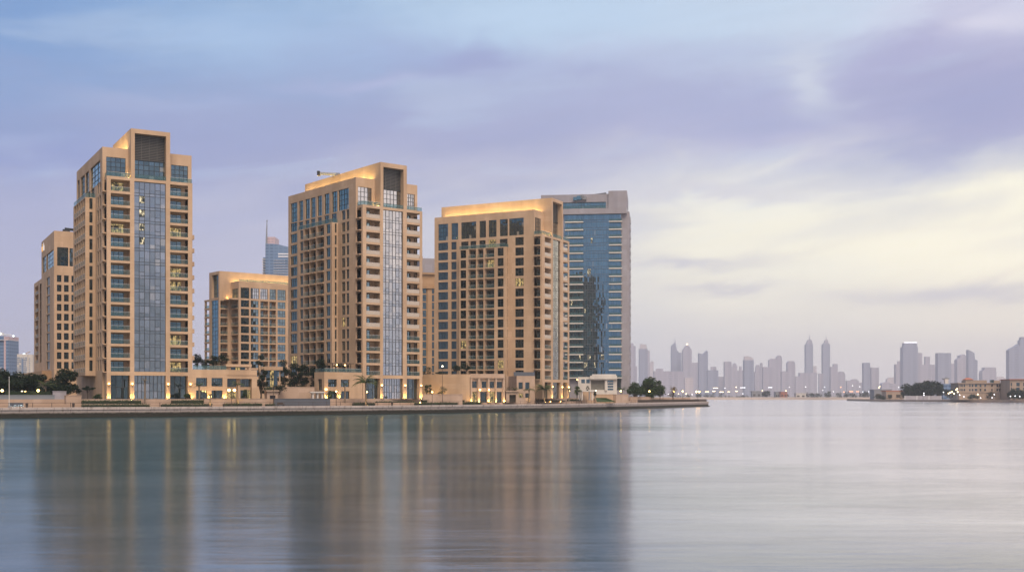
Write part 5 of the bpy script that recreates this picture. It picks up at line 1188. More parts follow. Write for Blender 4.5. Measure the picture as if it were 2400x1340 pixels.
LIST = [
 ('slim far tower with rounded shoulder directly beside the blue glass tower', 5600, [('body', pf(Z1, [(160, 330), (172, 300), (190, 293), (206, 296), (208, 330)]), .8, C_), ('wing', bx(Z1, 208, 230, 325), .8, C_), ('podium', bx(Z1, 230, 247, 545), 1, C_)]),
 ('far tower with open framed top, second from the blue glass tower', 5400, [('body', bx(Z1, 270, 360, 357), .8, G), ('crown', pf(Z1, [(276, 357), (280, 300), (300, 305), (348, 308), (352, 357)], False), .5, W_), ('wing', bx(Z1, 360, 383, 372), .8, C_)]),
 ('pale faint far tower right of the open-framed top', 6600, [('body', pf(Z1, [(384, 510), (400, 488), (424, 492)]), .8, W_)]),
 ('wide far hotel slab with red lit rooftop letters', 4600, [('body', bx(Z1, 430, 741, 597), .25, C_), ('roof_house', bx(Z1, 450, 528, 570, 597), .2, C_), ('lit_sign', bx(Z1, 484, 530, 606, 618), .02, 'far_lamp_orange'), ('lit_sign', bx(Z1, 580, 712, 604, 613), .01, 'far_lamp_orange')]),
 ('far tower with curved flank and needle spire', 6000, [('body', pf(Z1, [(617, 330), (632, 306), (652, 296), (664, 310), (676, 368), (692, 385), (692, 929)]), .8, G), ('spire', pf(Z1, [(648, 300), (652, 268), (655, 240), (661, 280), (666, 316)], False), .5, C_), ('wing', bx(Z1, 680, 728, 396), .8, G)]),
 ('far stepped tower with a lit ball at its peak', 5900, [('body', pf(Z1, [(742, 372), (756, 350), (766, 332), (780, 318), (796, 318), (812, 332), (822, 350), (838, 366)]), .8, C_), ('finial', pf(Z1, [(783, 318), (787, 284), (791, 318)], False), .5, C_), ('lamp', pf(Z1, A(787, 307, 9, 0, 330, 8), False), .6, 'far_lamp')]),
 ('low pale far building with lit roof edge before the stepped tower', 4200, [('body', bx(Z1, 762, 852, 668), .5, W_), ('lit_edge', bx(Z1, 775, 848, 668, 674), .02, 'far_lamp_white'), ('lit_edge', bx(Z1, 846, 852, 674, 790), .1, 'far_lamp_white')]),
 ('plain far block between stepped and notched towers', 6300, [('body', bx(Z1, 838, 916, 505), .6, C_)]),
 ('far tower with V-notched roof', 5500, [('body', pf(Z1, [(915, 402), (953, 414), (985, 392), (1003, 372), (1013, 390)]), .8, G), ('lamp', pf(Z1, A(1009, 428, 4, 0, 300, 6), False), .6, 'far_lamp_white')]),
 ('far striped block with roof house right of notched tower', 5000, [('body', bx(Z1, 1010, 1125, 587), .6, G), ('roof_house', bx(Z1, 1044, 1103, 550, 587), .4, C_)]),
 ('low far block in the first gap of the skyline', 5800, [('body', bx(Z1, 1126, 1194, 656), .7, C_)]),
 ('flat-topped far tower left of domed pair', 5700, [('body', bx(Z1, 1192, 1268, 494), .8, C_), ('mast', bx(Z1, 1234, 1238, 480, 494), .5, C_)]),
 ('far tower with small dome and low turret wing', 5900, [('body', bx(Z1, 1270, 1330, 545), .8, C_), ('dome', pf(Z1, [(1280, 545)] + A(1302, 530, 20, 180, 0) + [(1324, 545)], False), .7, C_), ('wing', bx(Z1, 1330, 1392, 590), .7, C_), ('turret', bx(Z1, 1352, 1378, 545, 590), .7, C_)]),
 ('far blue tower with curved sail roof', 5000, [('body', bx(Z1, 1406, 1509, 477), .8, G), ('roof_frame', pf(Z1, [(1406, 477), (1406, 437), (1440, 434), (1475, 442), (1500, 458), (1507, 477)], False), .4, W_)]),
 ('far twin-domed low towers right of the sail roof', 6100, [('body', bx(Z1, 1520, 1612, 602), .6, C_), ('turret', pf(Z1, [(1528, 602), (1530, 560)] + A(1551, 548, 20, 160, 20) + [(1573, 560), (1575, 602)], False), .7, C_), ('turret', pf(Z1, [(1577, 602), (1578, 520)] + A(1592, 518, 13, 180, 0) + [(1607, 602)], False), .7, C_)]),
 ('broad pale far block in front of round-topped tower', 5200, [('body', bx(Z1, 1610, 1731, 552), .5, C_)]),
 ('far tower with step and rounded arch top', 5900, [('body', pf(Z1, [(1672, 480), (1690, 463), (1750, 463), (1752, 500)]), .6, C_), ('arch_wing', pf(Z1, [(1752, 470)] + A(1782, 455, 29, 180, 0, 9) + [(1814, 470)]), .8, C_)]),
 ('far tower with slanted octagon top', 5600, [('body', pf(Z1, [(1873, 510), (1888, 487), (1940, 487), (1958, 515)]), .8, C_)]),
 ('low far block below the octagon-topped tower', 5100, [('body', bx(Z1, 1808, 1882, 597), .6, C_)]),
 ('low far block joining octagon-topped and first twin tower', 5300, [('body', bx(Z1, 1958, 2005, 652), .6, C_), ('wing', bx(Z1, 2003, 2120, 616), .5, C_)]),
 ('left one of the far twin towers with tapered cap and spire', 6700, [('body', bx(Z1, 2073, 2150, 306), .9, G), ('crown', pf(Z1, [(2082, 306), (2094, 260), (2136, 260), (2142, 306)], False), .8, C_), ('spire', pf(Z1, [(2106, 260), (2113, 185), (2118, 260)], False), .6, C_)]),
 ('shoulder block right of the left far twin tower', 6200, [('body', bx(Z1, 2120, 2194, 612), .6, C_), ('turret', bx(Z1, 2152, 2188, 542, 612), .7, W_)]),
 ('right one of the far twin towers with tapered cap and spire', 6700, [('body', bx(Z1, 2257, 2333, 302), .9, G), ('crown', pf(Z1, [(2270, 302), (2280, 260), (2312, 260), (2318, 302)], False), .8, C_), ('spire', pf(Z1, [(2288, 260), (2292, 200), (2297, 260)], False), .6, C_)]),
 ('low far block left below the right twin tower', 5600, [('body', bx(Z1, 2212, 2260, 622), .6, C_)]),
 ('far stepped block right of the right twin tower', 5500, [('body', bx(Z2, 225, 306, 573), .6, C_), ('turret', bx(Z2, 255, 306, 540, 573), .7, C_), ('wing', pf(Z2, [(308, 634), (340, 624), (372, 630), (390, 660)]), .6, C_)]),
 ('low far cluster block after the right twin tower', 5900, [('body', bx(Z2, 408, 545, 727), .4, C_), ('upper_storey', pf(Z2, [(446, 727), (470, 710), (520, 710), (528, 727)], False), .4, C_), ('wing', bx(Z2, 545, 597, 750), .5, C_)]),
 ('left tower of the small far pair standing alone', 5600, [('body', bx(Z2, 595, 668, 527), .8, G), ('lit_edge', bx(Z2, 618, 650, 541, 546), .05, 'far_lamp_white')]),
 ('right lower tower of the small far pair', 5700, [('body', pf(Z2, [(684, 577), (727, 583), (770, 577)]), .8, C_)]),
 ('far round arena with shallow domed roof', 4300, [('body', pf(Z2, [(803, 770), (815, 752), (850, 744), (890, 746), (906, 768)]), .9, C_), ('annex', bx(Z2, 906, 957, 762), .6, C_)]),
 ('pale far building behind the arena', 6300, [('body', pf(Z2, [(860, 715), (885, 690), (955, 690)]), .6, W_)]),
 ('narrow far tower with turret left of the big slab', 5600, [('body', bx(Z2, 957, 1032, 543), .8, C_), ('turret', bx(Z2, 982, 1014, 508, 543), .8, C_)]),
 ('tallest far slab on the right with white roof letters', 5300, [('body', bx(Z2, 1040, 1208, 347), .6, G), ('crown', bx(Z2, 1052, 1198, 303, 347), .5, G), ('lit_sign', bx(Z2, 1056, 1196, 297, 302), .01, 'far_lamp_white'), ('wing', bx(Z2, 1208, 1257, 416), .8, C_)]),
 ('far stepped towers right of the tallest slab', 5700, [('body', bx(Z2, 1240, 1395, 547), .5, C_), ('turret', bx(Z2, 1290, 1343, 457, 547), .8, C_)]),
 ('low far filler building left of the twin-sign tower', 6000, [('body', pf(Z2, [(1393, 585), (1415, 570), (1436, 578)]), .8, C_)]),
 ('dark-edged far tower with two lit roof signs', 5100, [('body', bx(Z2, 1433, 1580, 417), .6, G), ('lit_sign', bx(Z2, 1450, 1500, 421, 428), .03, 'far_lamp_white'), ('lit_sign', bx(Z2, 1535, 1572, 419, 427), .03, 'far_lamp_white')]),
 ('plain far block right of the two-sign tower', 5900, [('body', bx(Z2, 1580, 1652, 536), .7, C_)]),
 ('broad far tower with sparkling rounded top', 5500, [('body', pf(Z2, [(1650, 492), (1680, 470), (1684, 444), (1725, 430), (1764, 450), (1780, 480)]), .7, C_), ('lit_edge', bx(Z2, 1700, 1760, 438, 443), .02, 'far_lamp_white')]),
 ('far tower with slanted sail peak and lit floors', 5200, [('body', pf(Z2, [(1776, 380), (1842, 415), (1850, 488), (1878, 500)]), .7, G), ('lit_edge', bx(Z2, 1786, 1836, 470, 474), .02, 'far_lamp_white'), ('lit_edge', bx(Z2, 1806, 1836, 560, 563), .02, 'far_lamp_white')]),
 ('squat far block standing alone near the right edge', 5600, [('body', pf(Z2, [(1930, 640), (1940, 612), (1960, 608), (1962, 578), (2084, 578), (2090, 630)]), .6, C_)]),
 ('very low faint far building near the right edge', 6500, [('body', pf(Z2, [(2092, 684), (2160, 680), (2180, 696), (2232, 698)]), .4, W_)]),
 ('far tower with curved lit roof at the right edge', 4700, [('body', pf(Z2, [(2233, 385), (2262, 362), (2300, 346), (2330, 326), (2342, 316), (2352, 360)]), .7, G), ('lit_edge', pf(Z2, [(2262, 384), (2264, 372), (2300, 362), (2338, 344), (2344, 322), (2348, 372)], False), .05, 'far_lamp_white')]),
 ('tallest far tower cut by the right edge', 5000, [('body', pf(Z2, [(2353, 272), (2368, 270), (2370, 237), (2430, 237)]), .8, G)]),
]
for i, (lab, Y, parts) in enumerate(LIST): silh('skyline_tower', lab, Y, parts)

# tree belt, sheds and lamps along the far shore
def belt(px0, px1, y, Y, label, n=500, m='leaf_dark'):
    k = Y / FL; e = bpy.data.objects.new('tree_belt', None); x0 = (px0 - CX) * k; w = (px1 - px0) * k; h = (HY - y) * k + 3.2; o = MB(); cs = []
    for i in range(max(4, int(w / h / .8))): q = R.random(); r = h * R.uniform(.4, .62); cs.append((w * q, R.uniform(0, 10), r * .8 + R.uniform(0, h - r * 1.7 if h > r * 1.7 else .1), r))
    leaves(o, cs, n, h * .16, m); ob = o.build('tree_belt', None, (x0, Y, 1.9)); bpy.data.objects.remove(e); return tag(ob, kind='stuff')
belt(1480, 1700, 922, 2300, '', 900); belt(1745, 1800, 915.5, 2300, '', 450); belt(1885, 1955, 920, 2200, '', 500); belt(1930, 2060, 918, 2250, '', 700); belt(1660, 1760, 926, 2050, '', 500); belt(1840, 1900, 921, 2280, '', 350)
def shed(px0, px1, y, Y, m, label, roof=None, name='low_building'):
    k = Y / FL; e = tag(bpy.data.objects.new(name, None), label, 'building'); COL.objects.link(e); e.location = ((px0 - CX) * k, Y, 1.8); w = (px1 - px0) * k; h = HC + (HY - y) * k - 1.8
    g = MB(); g.box(0, w, 0, 14, 0, h, m); g.build('wall', e); g = MB(); o = .4; g.box(-o, w + o, -o, 14 + o, h + .003, h + h * .12, roof or m); g.build('roof', e)
    g = MB(); n = max(2, int(w / 9))
    for i in range(n): g.box(w * (i + .2) / n, w * (i + .7) / n, -.2, -.01, h * .25, h * .62, 'dim_room')
    g.build('opening', e); return e
shed(1818, 1827, 919, 2100, 'far_grey', 'small dark shed left of the red-lit kiosk on the far shore')
shed(1830, 1845, 919, 2080, 'red_roof', 'red lit kiosk on the far sand shore')
shed(1866, 1889, 922, 2060, 'white_render', 'low white shed on the far sand shore')
shed(1763, 1785, 917.5, 2250, 'far_grey', 'grey-blue shed between the tree belts of the far shore')
lid = 0
def far_lamp(px, y, Y, label, m='far_lamp', r=.9, wide=0):
    k = Y / FL; e = tag(bpy.data.objects.new('shore_lamp', None), label, 'lamp', 'lamps along the far shore'); COL.objects.link(e); e.location = ((px - CX) * k, Y, 1.9); h = HC + (HY - y) * k - 1.9
    g = MB(); g.tube([(0, 0, 0), (0, 0, h)], [.25, .15], 'far_grey', 5); g.build('pole', e); g = MB()
    if wide: g.box(-wide * k / 2, wide * k / 2, -.4, .4, h - .4, h + .4, m)
    else: g.ball((0, -.3, h), r, m, 8, 6)
    g.build('head', e)
FLs = [(1555, 921, 0, 0), (1566, 923, 0, 1), (1590, 923, 0, 0), (1608, 922.5, 0, 0), (1622, 924, 0, 1), (1657, 917.5, 9, 0), (1673, 916.5, 7, 0), (1691, 918, 9, 0), (1677, 909, 11, 0), (1699, 909, 0, 1), (1708, 917.5, 5, 0), (1725.5, 907, 0, 0), (1726, 916.5, 5, 0), (1741, 908, 12, 1), (1741, 922, 0, 1), (1786.5, 915, 0, 0),
       (1795, 923, 6, 0), (1805, 907.5, 9, 1), (1822, 922, 5, 2), (1850, 907, 0, 1), (1842, 915.5, 0, 0), (1888, 906.5, 0, 1), (1932.5, 906.5, 0, 1), (1928, 914, 0, 1), (1970.5, 907, 0, 2), (1998, 903.5, 0, 1), (2015, 906, 0, 1), (1995, 917, 9, 2), (2010, 917, 6, 2), (1953, 917, 0, 1), (1978, 918, 0, 2), (2022, 918, 0, 1), (2036, 917.5, 0, 1), (2062, 905, 0, 0), (2060, 908, 0, 0), (2106, 907, 0, 1)]
words = ['first', 'second', 'third', 'fourth', 'fifth', 'sixth', 'seventh', 'eighth', 'ninth', 'tenth', 'eleventh', 'twelfth', 'thirteenth', 'fourteenth', 'fifteenth', 'sixteenth', 'seventeenth', 'eighteenth', 'nineteenth', 'twentieth']
for i, (px, y, wd, c) in enumerate(FLs):
    side = 'left' if px < 1800 else 'right'; same = sorted([q[0] + q[1] * 1e-3 for q in FLs if (q[0] < 1800) == (px < 1800)]); od = words[same.index(px + y * 1e-3)]
    far_lamp(px, y, 2400, f'{("warm", "white", "orange")[c]} {"light strip" if wd else "lamp"}, {od} from the left on the far shore {"before the spired towers" if side == "left" else "from the twin towers on"}', ('far_lamp', 'far_lamp_white', 'far_lamp_orange')[c], .95 if c != 1 else .8, wd)

# ------------------------------------------------------------------ right shore
GS = 'trees on the right shore'
tree('broad_tree', 2150, 1010, 2, 895, 35, 'large dark tree forming the left half of the dense right-shore clump', GS, n=2600, trunk=.12, lumps=13)
tree('broad_tree', 2178, 1005, 2, 891, 37, 'largest dark tree in the middle of the right-shore clump', GS, n=2600, trunk=.12, lumps=13)
tree('broad_tree', 2200, 1000, 2, 900, 21, 'dark tree at the right end of the dense right-shore clump', GS, n=1500, trunk=.12)
tree('broad_tree', 2119, 1015, 2, 910, 14, 'small dark tree at the left end of the dense right-shore clump', GS, n=900, trunk=.12)
tree('broad_tree', 2227, 985, 2, 910, 16, 'small dark tree below the lamps of the right shore', GS, n=900, trunk=.12)
tree('broad_tree', 2378, 945, 2, 909, 24, 'dark tree before the rightmost house on the shore', GS, n=1500, trunk=.12)
tree('broad_tree', 2398, 942, 2, 912, 18, 'dark tree cut by the right picture edge', GS, n=1200, trunk=.12)
tree('broad_tree', 2316, 985, 2, 915, 18, 'low dark tree before the middle of the long beige house', GS, n=900, trunk=.12, flat=.6)
tree('broad_tree', 2280, 965, 2, 922, 16, 'low dark bush before the left part of the long beige house', GS, n=700, trunk=.1, flat=.6)
tree('broad_tree', 2064, 1060, 2, 924, 16, 'low dark bush at the tip of the right shore', GS, n=600, trunk=.1, flat=.5)
tree('broad_tree', 2084, 1050, 2, 925, 9, 'small dark bush beside the red-roofed pavilion', GS, n=400, trunk=.1, flat=.6)
def house(px, Y, label, ytop, px1, rows, cols, m, roofm, z0=1.9, name='shore_house', pent=True, yaw=-4):
    H = Bld(name, px, Y, yaw, label, 'house', z0=z0); u = H.pa(px1); zt = H.z(ytop, u / 2); ops = []
    for (ya, yb) in rows:
        for (a, b) in cols: ops.append((H.pa(a), H.pa(b), H.z(yb, u / 2), H.z(ya, u / 2), .4))
    H.sheet('F', 0, 0, u, z0, zt, ops, m=m); H.mb.box(0, u, .01, 22, z0, zt - .02, m, 'f')
    for o in ops: H.win('F', 0, o, 2, 1, .4, m='glass_dark')
    g = MB(); g.box(-.8, u + .8, -1.0, 22.5, zt, zt + .6, roofm); H.part('roof', g)
    g = MB(); zb_ = H.z(918.7, u / 2); g.box(-.3, u + .3, -.4, -.003, zb_ - .3, zb_ + .2, m); H.part('string_course', g)
    return H, u, zt
H, u, zt = house(2247, 985, 'long beige house with two window rows on the right shore', 898.3, 2363, [(900, 906.3), (910.6, 916)],
    [(2249, 2251.5), (2253, 2256.5), (2258.5, 2262), (2271.5, 2275), (2277.5, 2281.5), (2284.5, 2290.5), (2296, 2300), (2307, 2311), (2323.5, 2326.5), (2335.5, 2339.5), (2342, 2345), (2347.5, 2351), (2354.5, 2358.5)], 'shore_stone', 'shore_stone')
g = MB(); a, c = H.pa(2264, 6), H.pa(2313, 6); g.box(a, c, 6, 18, zt + .6, H.z(890.5, a), 'shore_stone'); H.part('attic_storey', g)
g = MB(); a, c = H.pa(2263, 5), H.pa(2280.5, 5); zz = H.z(889.2, a); g.box(a, c, 5, 12, zt + .62, zz, 'shore_stone'); g.v += [(a - .8, 4.4, zz), (c + .8, 4.4, zz), (c + .8, 12.6, zz), (a - .8, 12.6, zz), ((a + c) / 2 - 1.5, 8.5, zz + 1.7), ((a + c) / 2 + 1.5, 8.5, zz + 1.7)]; i = len(g.v) - 6; kk = g.mi('red_roof')
for f in ((0, 1, 5, 4), (1, 2, 5), (2, 3, 4, 5), (3, 0, 4)): g.f.append(tuple(i + j for j in f)); g.m.append(kk)
H.part('roof_turret', g)
g = MB(); g.box(H.pa(2328), H.pa(2334.5), 5, 9, zt + .6, H.z(889.5, 30), 'teal_glass'); H.part('water_tank', g); g = MB(); g.box(H.pa(2334.6), H.pa(2350), 6, 12, zt + .6, H.z(891, 30), 'shore_stone'); H.part('roof_house', g); H.finish()
H, u, zt = house(2367, 960, 'pinkish house cut by the right picture edge', 889.5, 2440, [(896, 904.5), (907.5, 914)], [(2369, 2372), (2382, 2390), (2398, 2406), (2412, 2420)], 'shore_stone', 'red_roof'); H.finish()
c = silh('watch_tower', 'small tower with flared square top behind the right shore trees', 1250, [('shaft', bx(Z2, 1512, 1550, 712), .9, 'white_render'), ('flared_top', pf(Z2, [(1512, 716), (1498, 706), (1504, 700), (1560, 698), (1566, 706), (1550, 716)], False), .9, 'far_grey'), ('parapet', bx(Z2, 1520, 1545, 690, 700), .8, 'far_grey')], cat='watch tower')
shed(2210, 2249, 903, 1150, 'mid_glass', 'low blue-grey hall left of the long beige house', name='shore_hall')
shed(2049, 2089, 914.5, 1180, 'far_grey', 'blue-grey flat hall at the tip of the right shore', name='shore_hall')
shed(2077, 2116, 917, 1140, 'shore_stone', 'red-roofed open pavilion beside the right shore trees', roof='red_roof', name='shore_pavilion')
g = tag(bpy.data.objects.new('boundary_wall', None), 'pale ribbed boundary wall in front of the right shore trees', 'wall'); COL.objects.link(g); p = wpt(2120.5, HY, 985); g.location = (p.x, p.y, 1.9); k = 985 / FL
b_ = MB(); b_.box(0, 85 * k, 0, .5, 0, (HY - 927.2) * k + 3.1, 'grey_stone'); b_.build('panel', g)
b_ = MB()
for i in range(4): b_.box(85 * k * i / 3 - .25, 85 * k * i / 3 + .25, -.25, -.003, 0, (HY - 927) * k + 3.2, 'pale_metal')
b_.build('pilasters', g)
def slamp(px, y, Y, label, m='lamp_white', r=.7):
    k = Y / FL; e = tag(bpy.data.objects.new('shore_lamp', None), label, 'lamp', 'lamps on the right shore'); COL.objects.link(e); e.location = ((px - CX) * k, Y, 1.9); h = HC + (HY - y) * k - 1.9
    g = MB(); g.tube([(0, 0, 0), (0, 0, h)], [.15, .1], 'far_grey', 5); g.build('pole', e); g = MB(); g.ball((0, -.2, h), r, m, 8, 6); g.build('head', e)
for px, y, Y, lab, m in ((2165, 921, 984, 'tall white light column before the dense shore trees', 'far_lamp_white'), (2165.2, 925.5, 983.5, 'lower white light just under the tall light column', 'far_lamp_white'), (2211, 918.5, 970, 'bluish lamp right of the dense shore trees', 'far_lamp_white'), (2223, 921.5, 975, 'yellow lamp leftmost of the yellow row by the beige house', 'far_lamp'), (2227, 919, 976, 'yellow lamp second in the row by the beige house', 'far_lamp'), (2231, 918, 976, 'yellow lamp third in the row by the beige house', 'far_lamp'),
        (2236, 922, 976, 'low yellow lamp fourth in the row by the beige house', 'far_lamp'), (2243, 911, 980, 'upper orange lamp at the left corner of the beige house', 'far_lamp'), (2241, 913, 981, 'orange lamp just left below the upper one at beige house', 'far_lamp'), (2244.5, 918, 979, 'orange lamp lowest at the left corner of beige house', 'far_lamp'), (2249, 925, 978, 'small white lamp at the beige house foot', 'far_lamp_white'), (2259, 929, 950, 'waterside white lamp before the beige house', 'far_lamp_white'),
        (2291.5, 923.5, 970, 'bright warm lamp under the middle of the beige house', 'far_lamp'), (2298, 932, 940, 'low waterside lamp below the bright warm one', 'far_lamp_white'), (2325, 931.5, 940, 'low waterside lamp before the right half of beige house', 'far_lamp_white'), (2330, 924, 955, 'white lamp in front of the right half of beige house', 'far_lamp_white'), (2368, 928, 935, 'leftmost of three waterside lamps at the right edge', 'far_lamp_white'), (2379, 927.5, 935, 'middle of three waterside lamps at the right edge', 'far_lamp_white'), (2390, 928.5, 935, 'rightmost of three waterside lamps at the right edge', 'far_lamp_white')):
    slamp(px, y, Y, lab, m, .55 if m == 'far_lamp' else .4)

# ------------------------------------------------------------------ air
m = bpy.data.materials.new('haze_air'); m.use_nodes = True; t = NT(m.node_tree); m.node_tree.nodes.remove(m.node_tree.nodes['Principled BSDF'])
pv = t.new('ShaderNodeVolumePrincipled'); pv.inputs['Color'].default_value = HAZE_COLOR; pv.inputs['Density'].default_value = HAZE_DENSITY; pv.inputs['Anisotropy'].default_value = HAZE_G
t.l.new(pv.outputs[0], m.node_tree.nodes['Material Output'].inputs['Volume']); MT['haze_air'] = m
g = MB(); g.box(-7950, 7950, -1950, 8450, -1.5, 388, 'haze_air'); hz = tag(g.build('haze'), kind='stuff')

# ------------------------------------------------------------------ sky
wd = bpy.data.worlds.new('World'); S.world = wd; wd.use_nodes = True; t = NT(wd.node_tree); wd.node_tree.nodes.clear()
dirv = t.new('ShaderNodeTexCoord').outputs['Generated']
sx = t.new('ShaderNodeSeparateXYZ'); t.put(sx.inputs[0], dirv)
az0 = t.m('ARCTAN2', sx.outputs[0], sx.outputs[1]); el0 = t.m('ARCSINE', t.m('MINIMUM', t.m('MAXIMUM', sx.outputs[2], -1.0), 1.0))
cb = t.new('ShaderNodeCombineXYZ'); t.put(cb.inputs[0], az0); t.put(cb.inputs[1], t.m('MULTIPLY_ADD', el0, 3.0, t.m('MULTIPLY', az0, -.35)))
wn = t.noise(cb.outputs[0], 3.2, 6, 0.55, 0.4)[1]; wn2 = t.noise(cb.outputs[0], 9.0, 5, 0.6, 0.6)[1]
sw = t.new('ShaderNodeSeparateXYZ'); t.put(sw.inputs[0], wn); sw2 = t.new('ShaderNodeSeparateXYZ'); t.put(sw2.inputs[0], wn2)
az = t.m('ADD', az0, t.m('ADD', t.m('MULTIPLY', t.m('SUBTRACT', sw.outputs[0], .5), 0.16), t.m('MULTIPLY', t.m('SUBTRACT', sw2.outputs[0], .5), 0.11)))
el = t.m('ADD', el0, t.m('MULTIPLY', t.m('ADD', t.m('MULTIPLY', t.m('SUBTRACT', sw.outputs[1], .5), 0.045), t.m('MULTIPLY', t.m('SUBTRACT', sw2.outputs[1], .5), 0.045)), t.m('MINIMUM', t.m('MULTIPLY', el0, 8.0), 1.0)))
elf = t.m('DIVIDE', el, math.pi / 2)
def row(*st): return [(max(0, e) / 90.0, srgb(*c)) for e, c in st]
UP = ((34, (155, 170, 202)), (60, (155, 167, 198)), (90, (150, 162, 194)))
COLS = [(-180, row((0, (120, 138, 168)), (8, (142, 164, 194)), (13, (150, 160, 195)), (20, (215, 196, 196)), (40, (238, 214, 205)), (65, (205, 200, 212)), (90, (170, 182, 212)))),
 (-125, row((0, (88, 108, 132)), (12, (100, 125, 160)), (30, (128, 134, 154)), (50, (145, 150, 168)), (90, (170, 182, 212)))),
 (-62, row((0, (130, 150, 185)), (6, (102, 156, 196)), (14, (105, 160, 205)), (30, (140, 165, 210)), (90, (165, 178, 210)))),
 (-24, row((0, (166, 166, 196)), (1.6, (168, 168, 198)), (4.8, (173, 174, 204)), (8, (171, 174, 208)), (10.2, (158, 167, 208)), (11.3, (140, 158, 205)), (14.5, (132, 162, 211)), (18, (118, 156, 210)), *UP)),
 (-12, row((0, (186, 181, 201)), (1.6, (188, 185, 205)), (5, (187, 186, 210)), (9, (182, 184, 212)), (12, (157, 164, 205)), (14.6, (150, 169, 211)), (17.6, (150, 181, 222)), *UP)),
 (0, row((0, (198, 193, 206)), (1.6, (203, 200, 208)), (6, (212, 210, 214)), (9.3, (202, 201, 217)), (12.6, (168, 172, 209)), (15.6, (168, 179, 216)), (17.6, (184, 208, 236)), *UP)),
 (12, row((0, (205, 199, 204)), (1.6, (214, 206, 208)), (4.7, (238, 231, 219)), (6.8, (248, 241, 224)), (9.4, (245, 241, 230)), (11.3, (218, 218, 226)), (12.8, (186, 186, 218)), (14.9, (186, 191, 221)), (17.4, (202, 217, 239)), *UP)),
 (24, row((0, (208, 201, 204)), (1.5, (219, 209, 209)), (3.3, (238, 228, 215)), (4.6, (234, 225, 214)), (6.0, (257, 248, 227)), (9.2, (257, 250, 230)), (10.6, (238, 235, 228)), (11.7, (181, 181, 213)), (15, (169, 169, 208)), (17.2, (214, 214, 236)), *UP)),
 (50, row((0, (222, 205, 200)), (4, (298, 272, 240)), (10, (298, 276, 246)), (15, (225, 218, 222)), (24, (200, 200, 222)), *UP)),
 (85, row((0, (226, 208, 204)), (6, (300, 272, 258)), (14, (285, 262, 256)), (26, (214, 208, 218)), *UP)),
 (112, row((0, (140, 150, 186)), (4, (215, 206, 220)), (8, (312, 282, 274)), (14, (305, 278, 272)), (26, (214, 204, 212)), (45, (205, 200, 212)), (90, (165, 178, 210)))),
 (142, row((0, (70, 88, 104)), (4, (90, 108, 132)), (7, (128, 142, 172)), (14, (146, 162, 196)), (26, (228, 206, 200)), (45, (238, 214, 205)), (65, (205, 200, 212)), (90, (170, 182, 212)))),
 (180, row((0, (120, 138, 168)), (8, (142, 164, 194)), (13, (150, 160, 195)), (20, (215, 196, 196)), (40, (238, 214, 205)), (65, (205, 200, 212)), (90, (170, 182, 212))))]
col = t.ramp(elf, COLS[0][1])
for (a0, _), (a1, rw) in zip(COLS, COLS[1:]):
    mr = t.new('ShaderNodeMapRange', interpolation_type='SMOOTHSTEP'); t.put(mr.inputs[0], az); mr.inputs[1].default_value = D2R(a0); mr.inputs[2].default_value = D2R(a1)
    col = t.mix(mr.outputs[0], col, t.ramp(elf, rw))
def blob(px, py, rx, ry, c, s, tilt=0.0):
    global col
    a = math.atan((px - CX) / FL); e = math.atan((HY - py) / FL * math.cos(a))
    da, de = t.m('SUBTRACT', az, a), t.m('SUBTRACT', el, e)
    if tilt: de = t.m('MULTIPLY_ADD', da, tilt, de)
    q = t.m('ADD', t.m('POWER', t.m('ABSOLUTE', t.m('DIVIDE', da, rx / FL)), 2), t.m('POWER', t.m('ABSOLUTE', t.m('DIVIDE', de, ry / FL)), 2))
    f = t.m('MULTIPLY', t.m('EXPONENT', t.m('MULTIPLY', q, -1.0)), s)
    col = t.mix(f, col, srgb(*c))
blob(1060, 140, 260, 60, (154, 160, 207), .8, .1); blob(640, 90, 330, 55, (168, 194, 231), .8); blob(1300, 35, 360, 50, (190, 212, 240), .85); blob(1640, 240, 270, 80, (168, 174, 213), .8)
blob(1905, 190, 70, 75, (214, 220, 234), .85, .5); blob(2180, 90, 190, 60, (172, 172, 212), .8, -.3); blob(2260, 250, 270, 95, (160, 163, 205), .9); blob(2350, 35, 120, 30, (218, 216, 236), .8)
blob(420, 320, 330, 60, (152, 163, 207), .55); blob(120, 370, 260, 45, (146, 158, 208), .8); blob(400, 245, 200, 25, (168, 182, 220), .6); blob(1630, 612, 170, 17, (203, 200, 210), .9); blob(2215, 690, 240, 20, (204, 199, 206), .9); blob(1650, 440, 240, 22, (206, 204, 220), .6)
blob(2150, 540, 380, 80, (258, 250, 229), .5); blob(1690, 668, 130, 13, (208, 203, 209), .8); blob(850, 205, 150, 18, (178, 184, 222), .7); blob(1480, 120, 180, 40, (190, 200, 230), .6)
st = t.noise(t.vm('MULTIPLY', cb.outputs[0], (1.6, 5.0, 1)), 6.0, 6, .6, .5)[0]
k = t.m('MULTIPLY_ADD', t.m('SUBTRACT', st, .5), 0.09, 1.0)
st2 = t.noise(t.vm('MULTIPLY', cb.outputs[0], (1.0, 1.7, 1)), 4.2, 7, .5, .3)[0]
mr = t.new('ShaderNodeMapRange', interpolation_type='SMOOTHSTEP'); t.put(mr.inputs[0], st2); mr.inputs[1].default_value = .44; mr.inputs[2].default_value = .66
up = t.new('ShaderNodeMapRange', interpolation_type='SMOOTHSTEP'); t.put(up.inputs[0], el0); up.inputs[1].default_value = .06; up.inputs[2].default_value = .2
top = t.new('ShaderNodeMapRange', interpolation_type='SMOOTHSTEP'); t.put(top.inputs[0], el0); top.inputs[1].default_value = .34; top.inputs[2].default_value = .22
col = t.mix(t.m('MULTIPLY', t.m('MULTIPLY', mr.outputs[0], t.m('MULTIPLY', up.outputs[0], top.outputs[0])), .42), col, srgb(157, 166, 207))
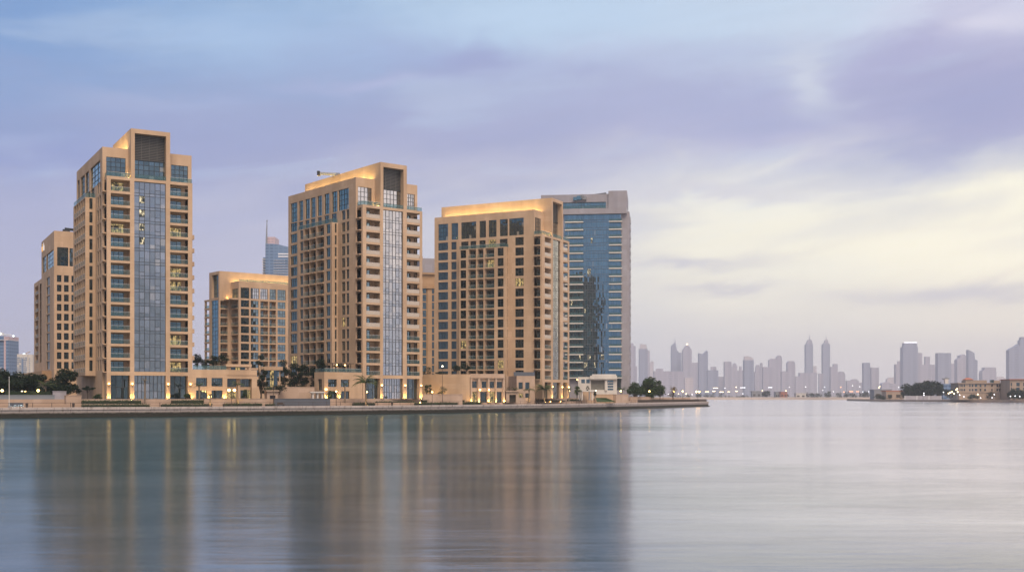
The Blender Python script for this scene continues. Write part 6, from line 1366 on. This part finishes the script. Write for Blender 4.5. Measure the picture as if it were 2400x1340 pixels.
mr = t.new('ShaderNodeMapRange', interpolation_type='SMOOTHSTEP'); t.put(mr.inputs[0], st2); mr.inputs[1].default_value = .46; mr.inputs[2].default_value = .3
col = t.mix(t.m('MULTIPLY', t.m('MULTIPLY', mr.outputs[0], up.outputs[0]), .30), col, srgb(196, 212, 236))
bg = t.new('ShaderNodeBackground'); t.put(bg.inputs[0], t.vm('MULTIPLY', col, (.982, .998, .98))); t.put(bg.inputs[1], t.m('MULTIPLY', k, t.m('MULTIPLY_ADD', t.m('EXPONENT', t.m('MULTIPLY', t.m('ABSOLUTE', el0), -8.0)), SKY_LOW, SKY_STRENGTH)))
out = t.new('ShaderNodeOutputWorld'); t.l.new(bg.outputs[0], out.inputs[0])
wd.cycles.sampling_method = 'MANUAL'; wd.cycles.sample_map_resolution = 1024

# soft fill sun added behind the camera to brighten the facades, no hard shadows
sl = bpy.data.lights.new('fill_sun', 'SUN'); sl.energy = SUN_STRENGTH; sl.angle = D2R(32); sl.color = (1.0, 0.83, 0.64)
so = bpy.data.objects.new('fill_sun', sl); COL.objects.link(so)
azs, els = D2R(164), D2R(56); so.rotation_euler = Vector((-math.sin(azs) * math.cos(els), -math.cos(azs) * math.cos(els), -math.sin(els))).to_track_quat('-Z', 'Y').to_euler()

# ------------------------------------------------------------------ camera and render settings
cd = bpy.data.cameras.new('camera'); co = bpy.data.objects.new('camera', cd); COL.objects.link(co); S.camera = co
co.location = (0, 0, HC); co.rotation_euler = (math.pi / 2, 0, 0); cd.sensor_width = 36; cd.lens = 36 * FL / 2400; cd.shift_y = (HY - 670) / 2400; cd.clip_end = 40000; cd.clip_start = .5
vs = S.view_settings; S.display_settings.display_device = 'sRGB'; vs.view_transform = 'Standard'; vs.look = 'None'; vs.exposure = EXPOSURE; vs.gamma = 1; vs.use_curve_mapping = False
cy = S.cycles; cy.use_denoising = True; cy.max_bounces = 6; cy.diffuse_bounces = 2; cy.glossy_bounces = 4; cy.transparent_max_bounces = 12; cy.volume_bounces = 2; cy.sample_clamp_indirect = 6; cy.use_light_tree = True; cy.caustics_reflective = True
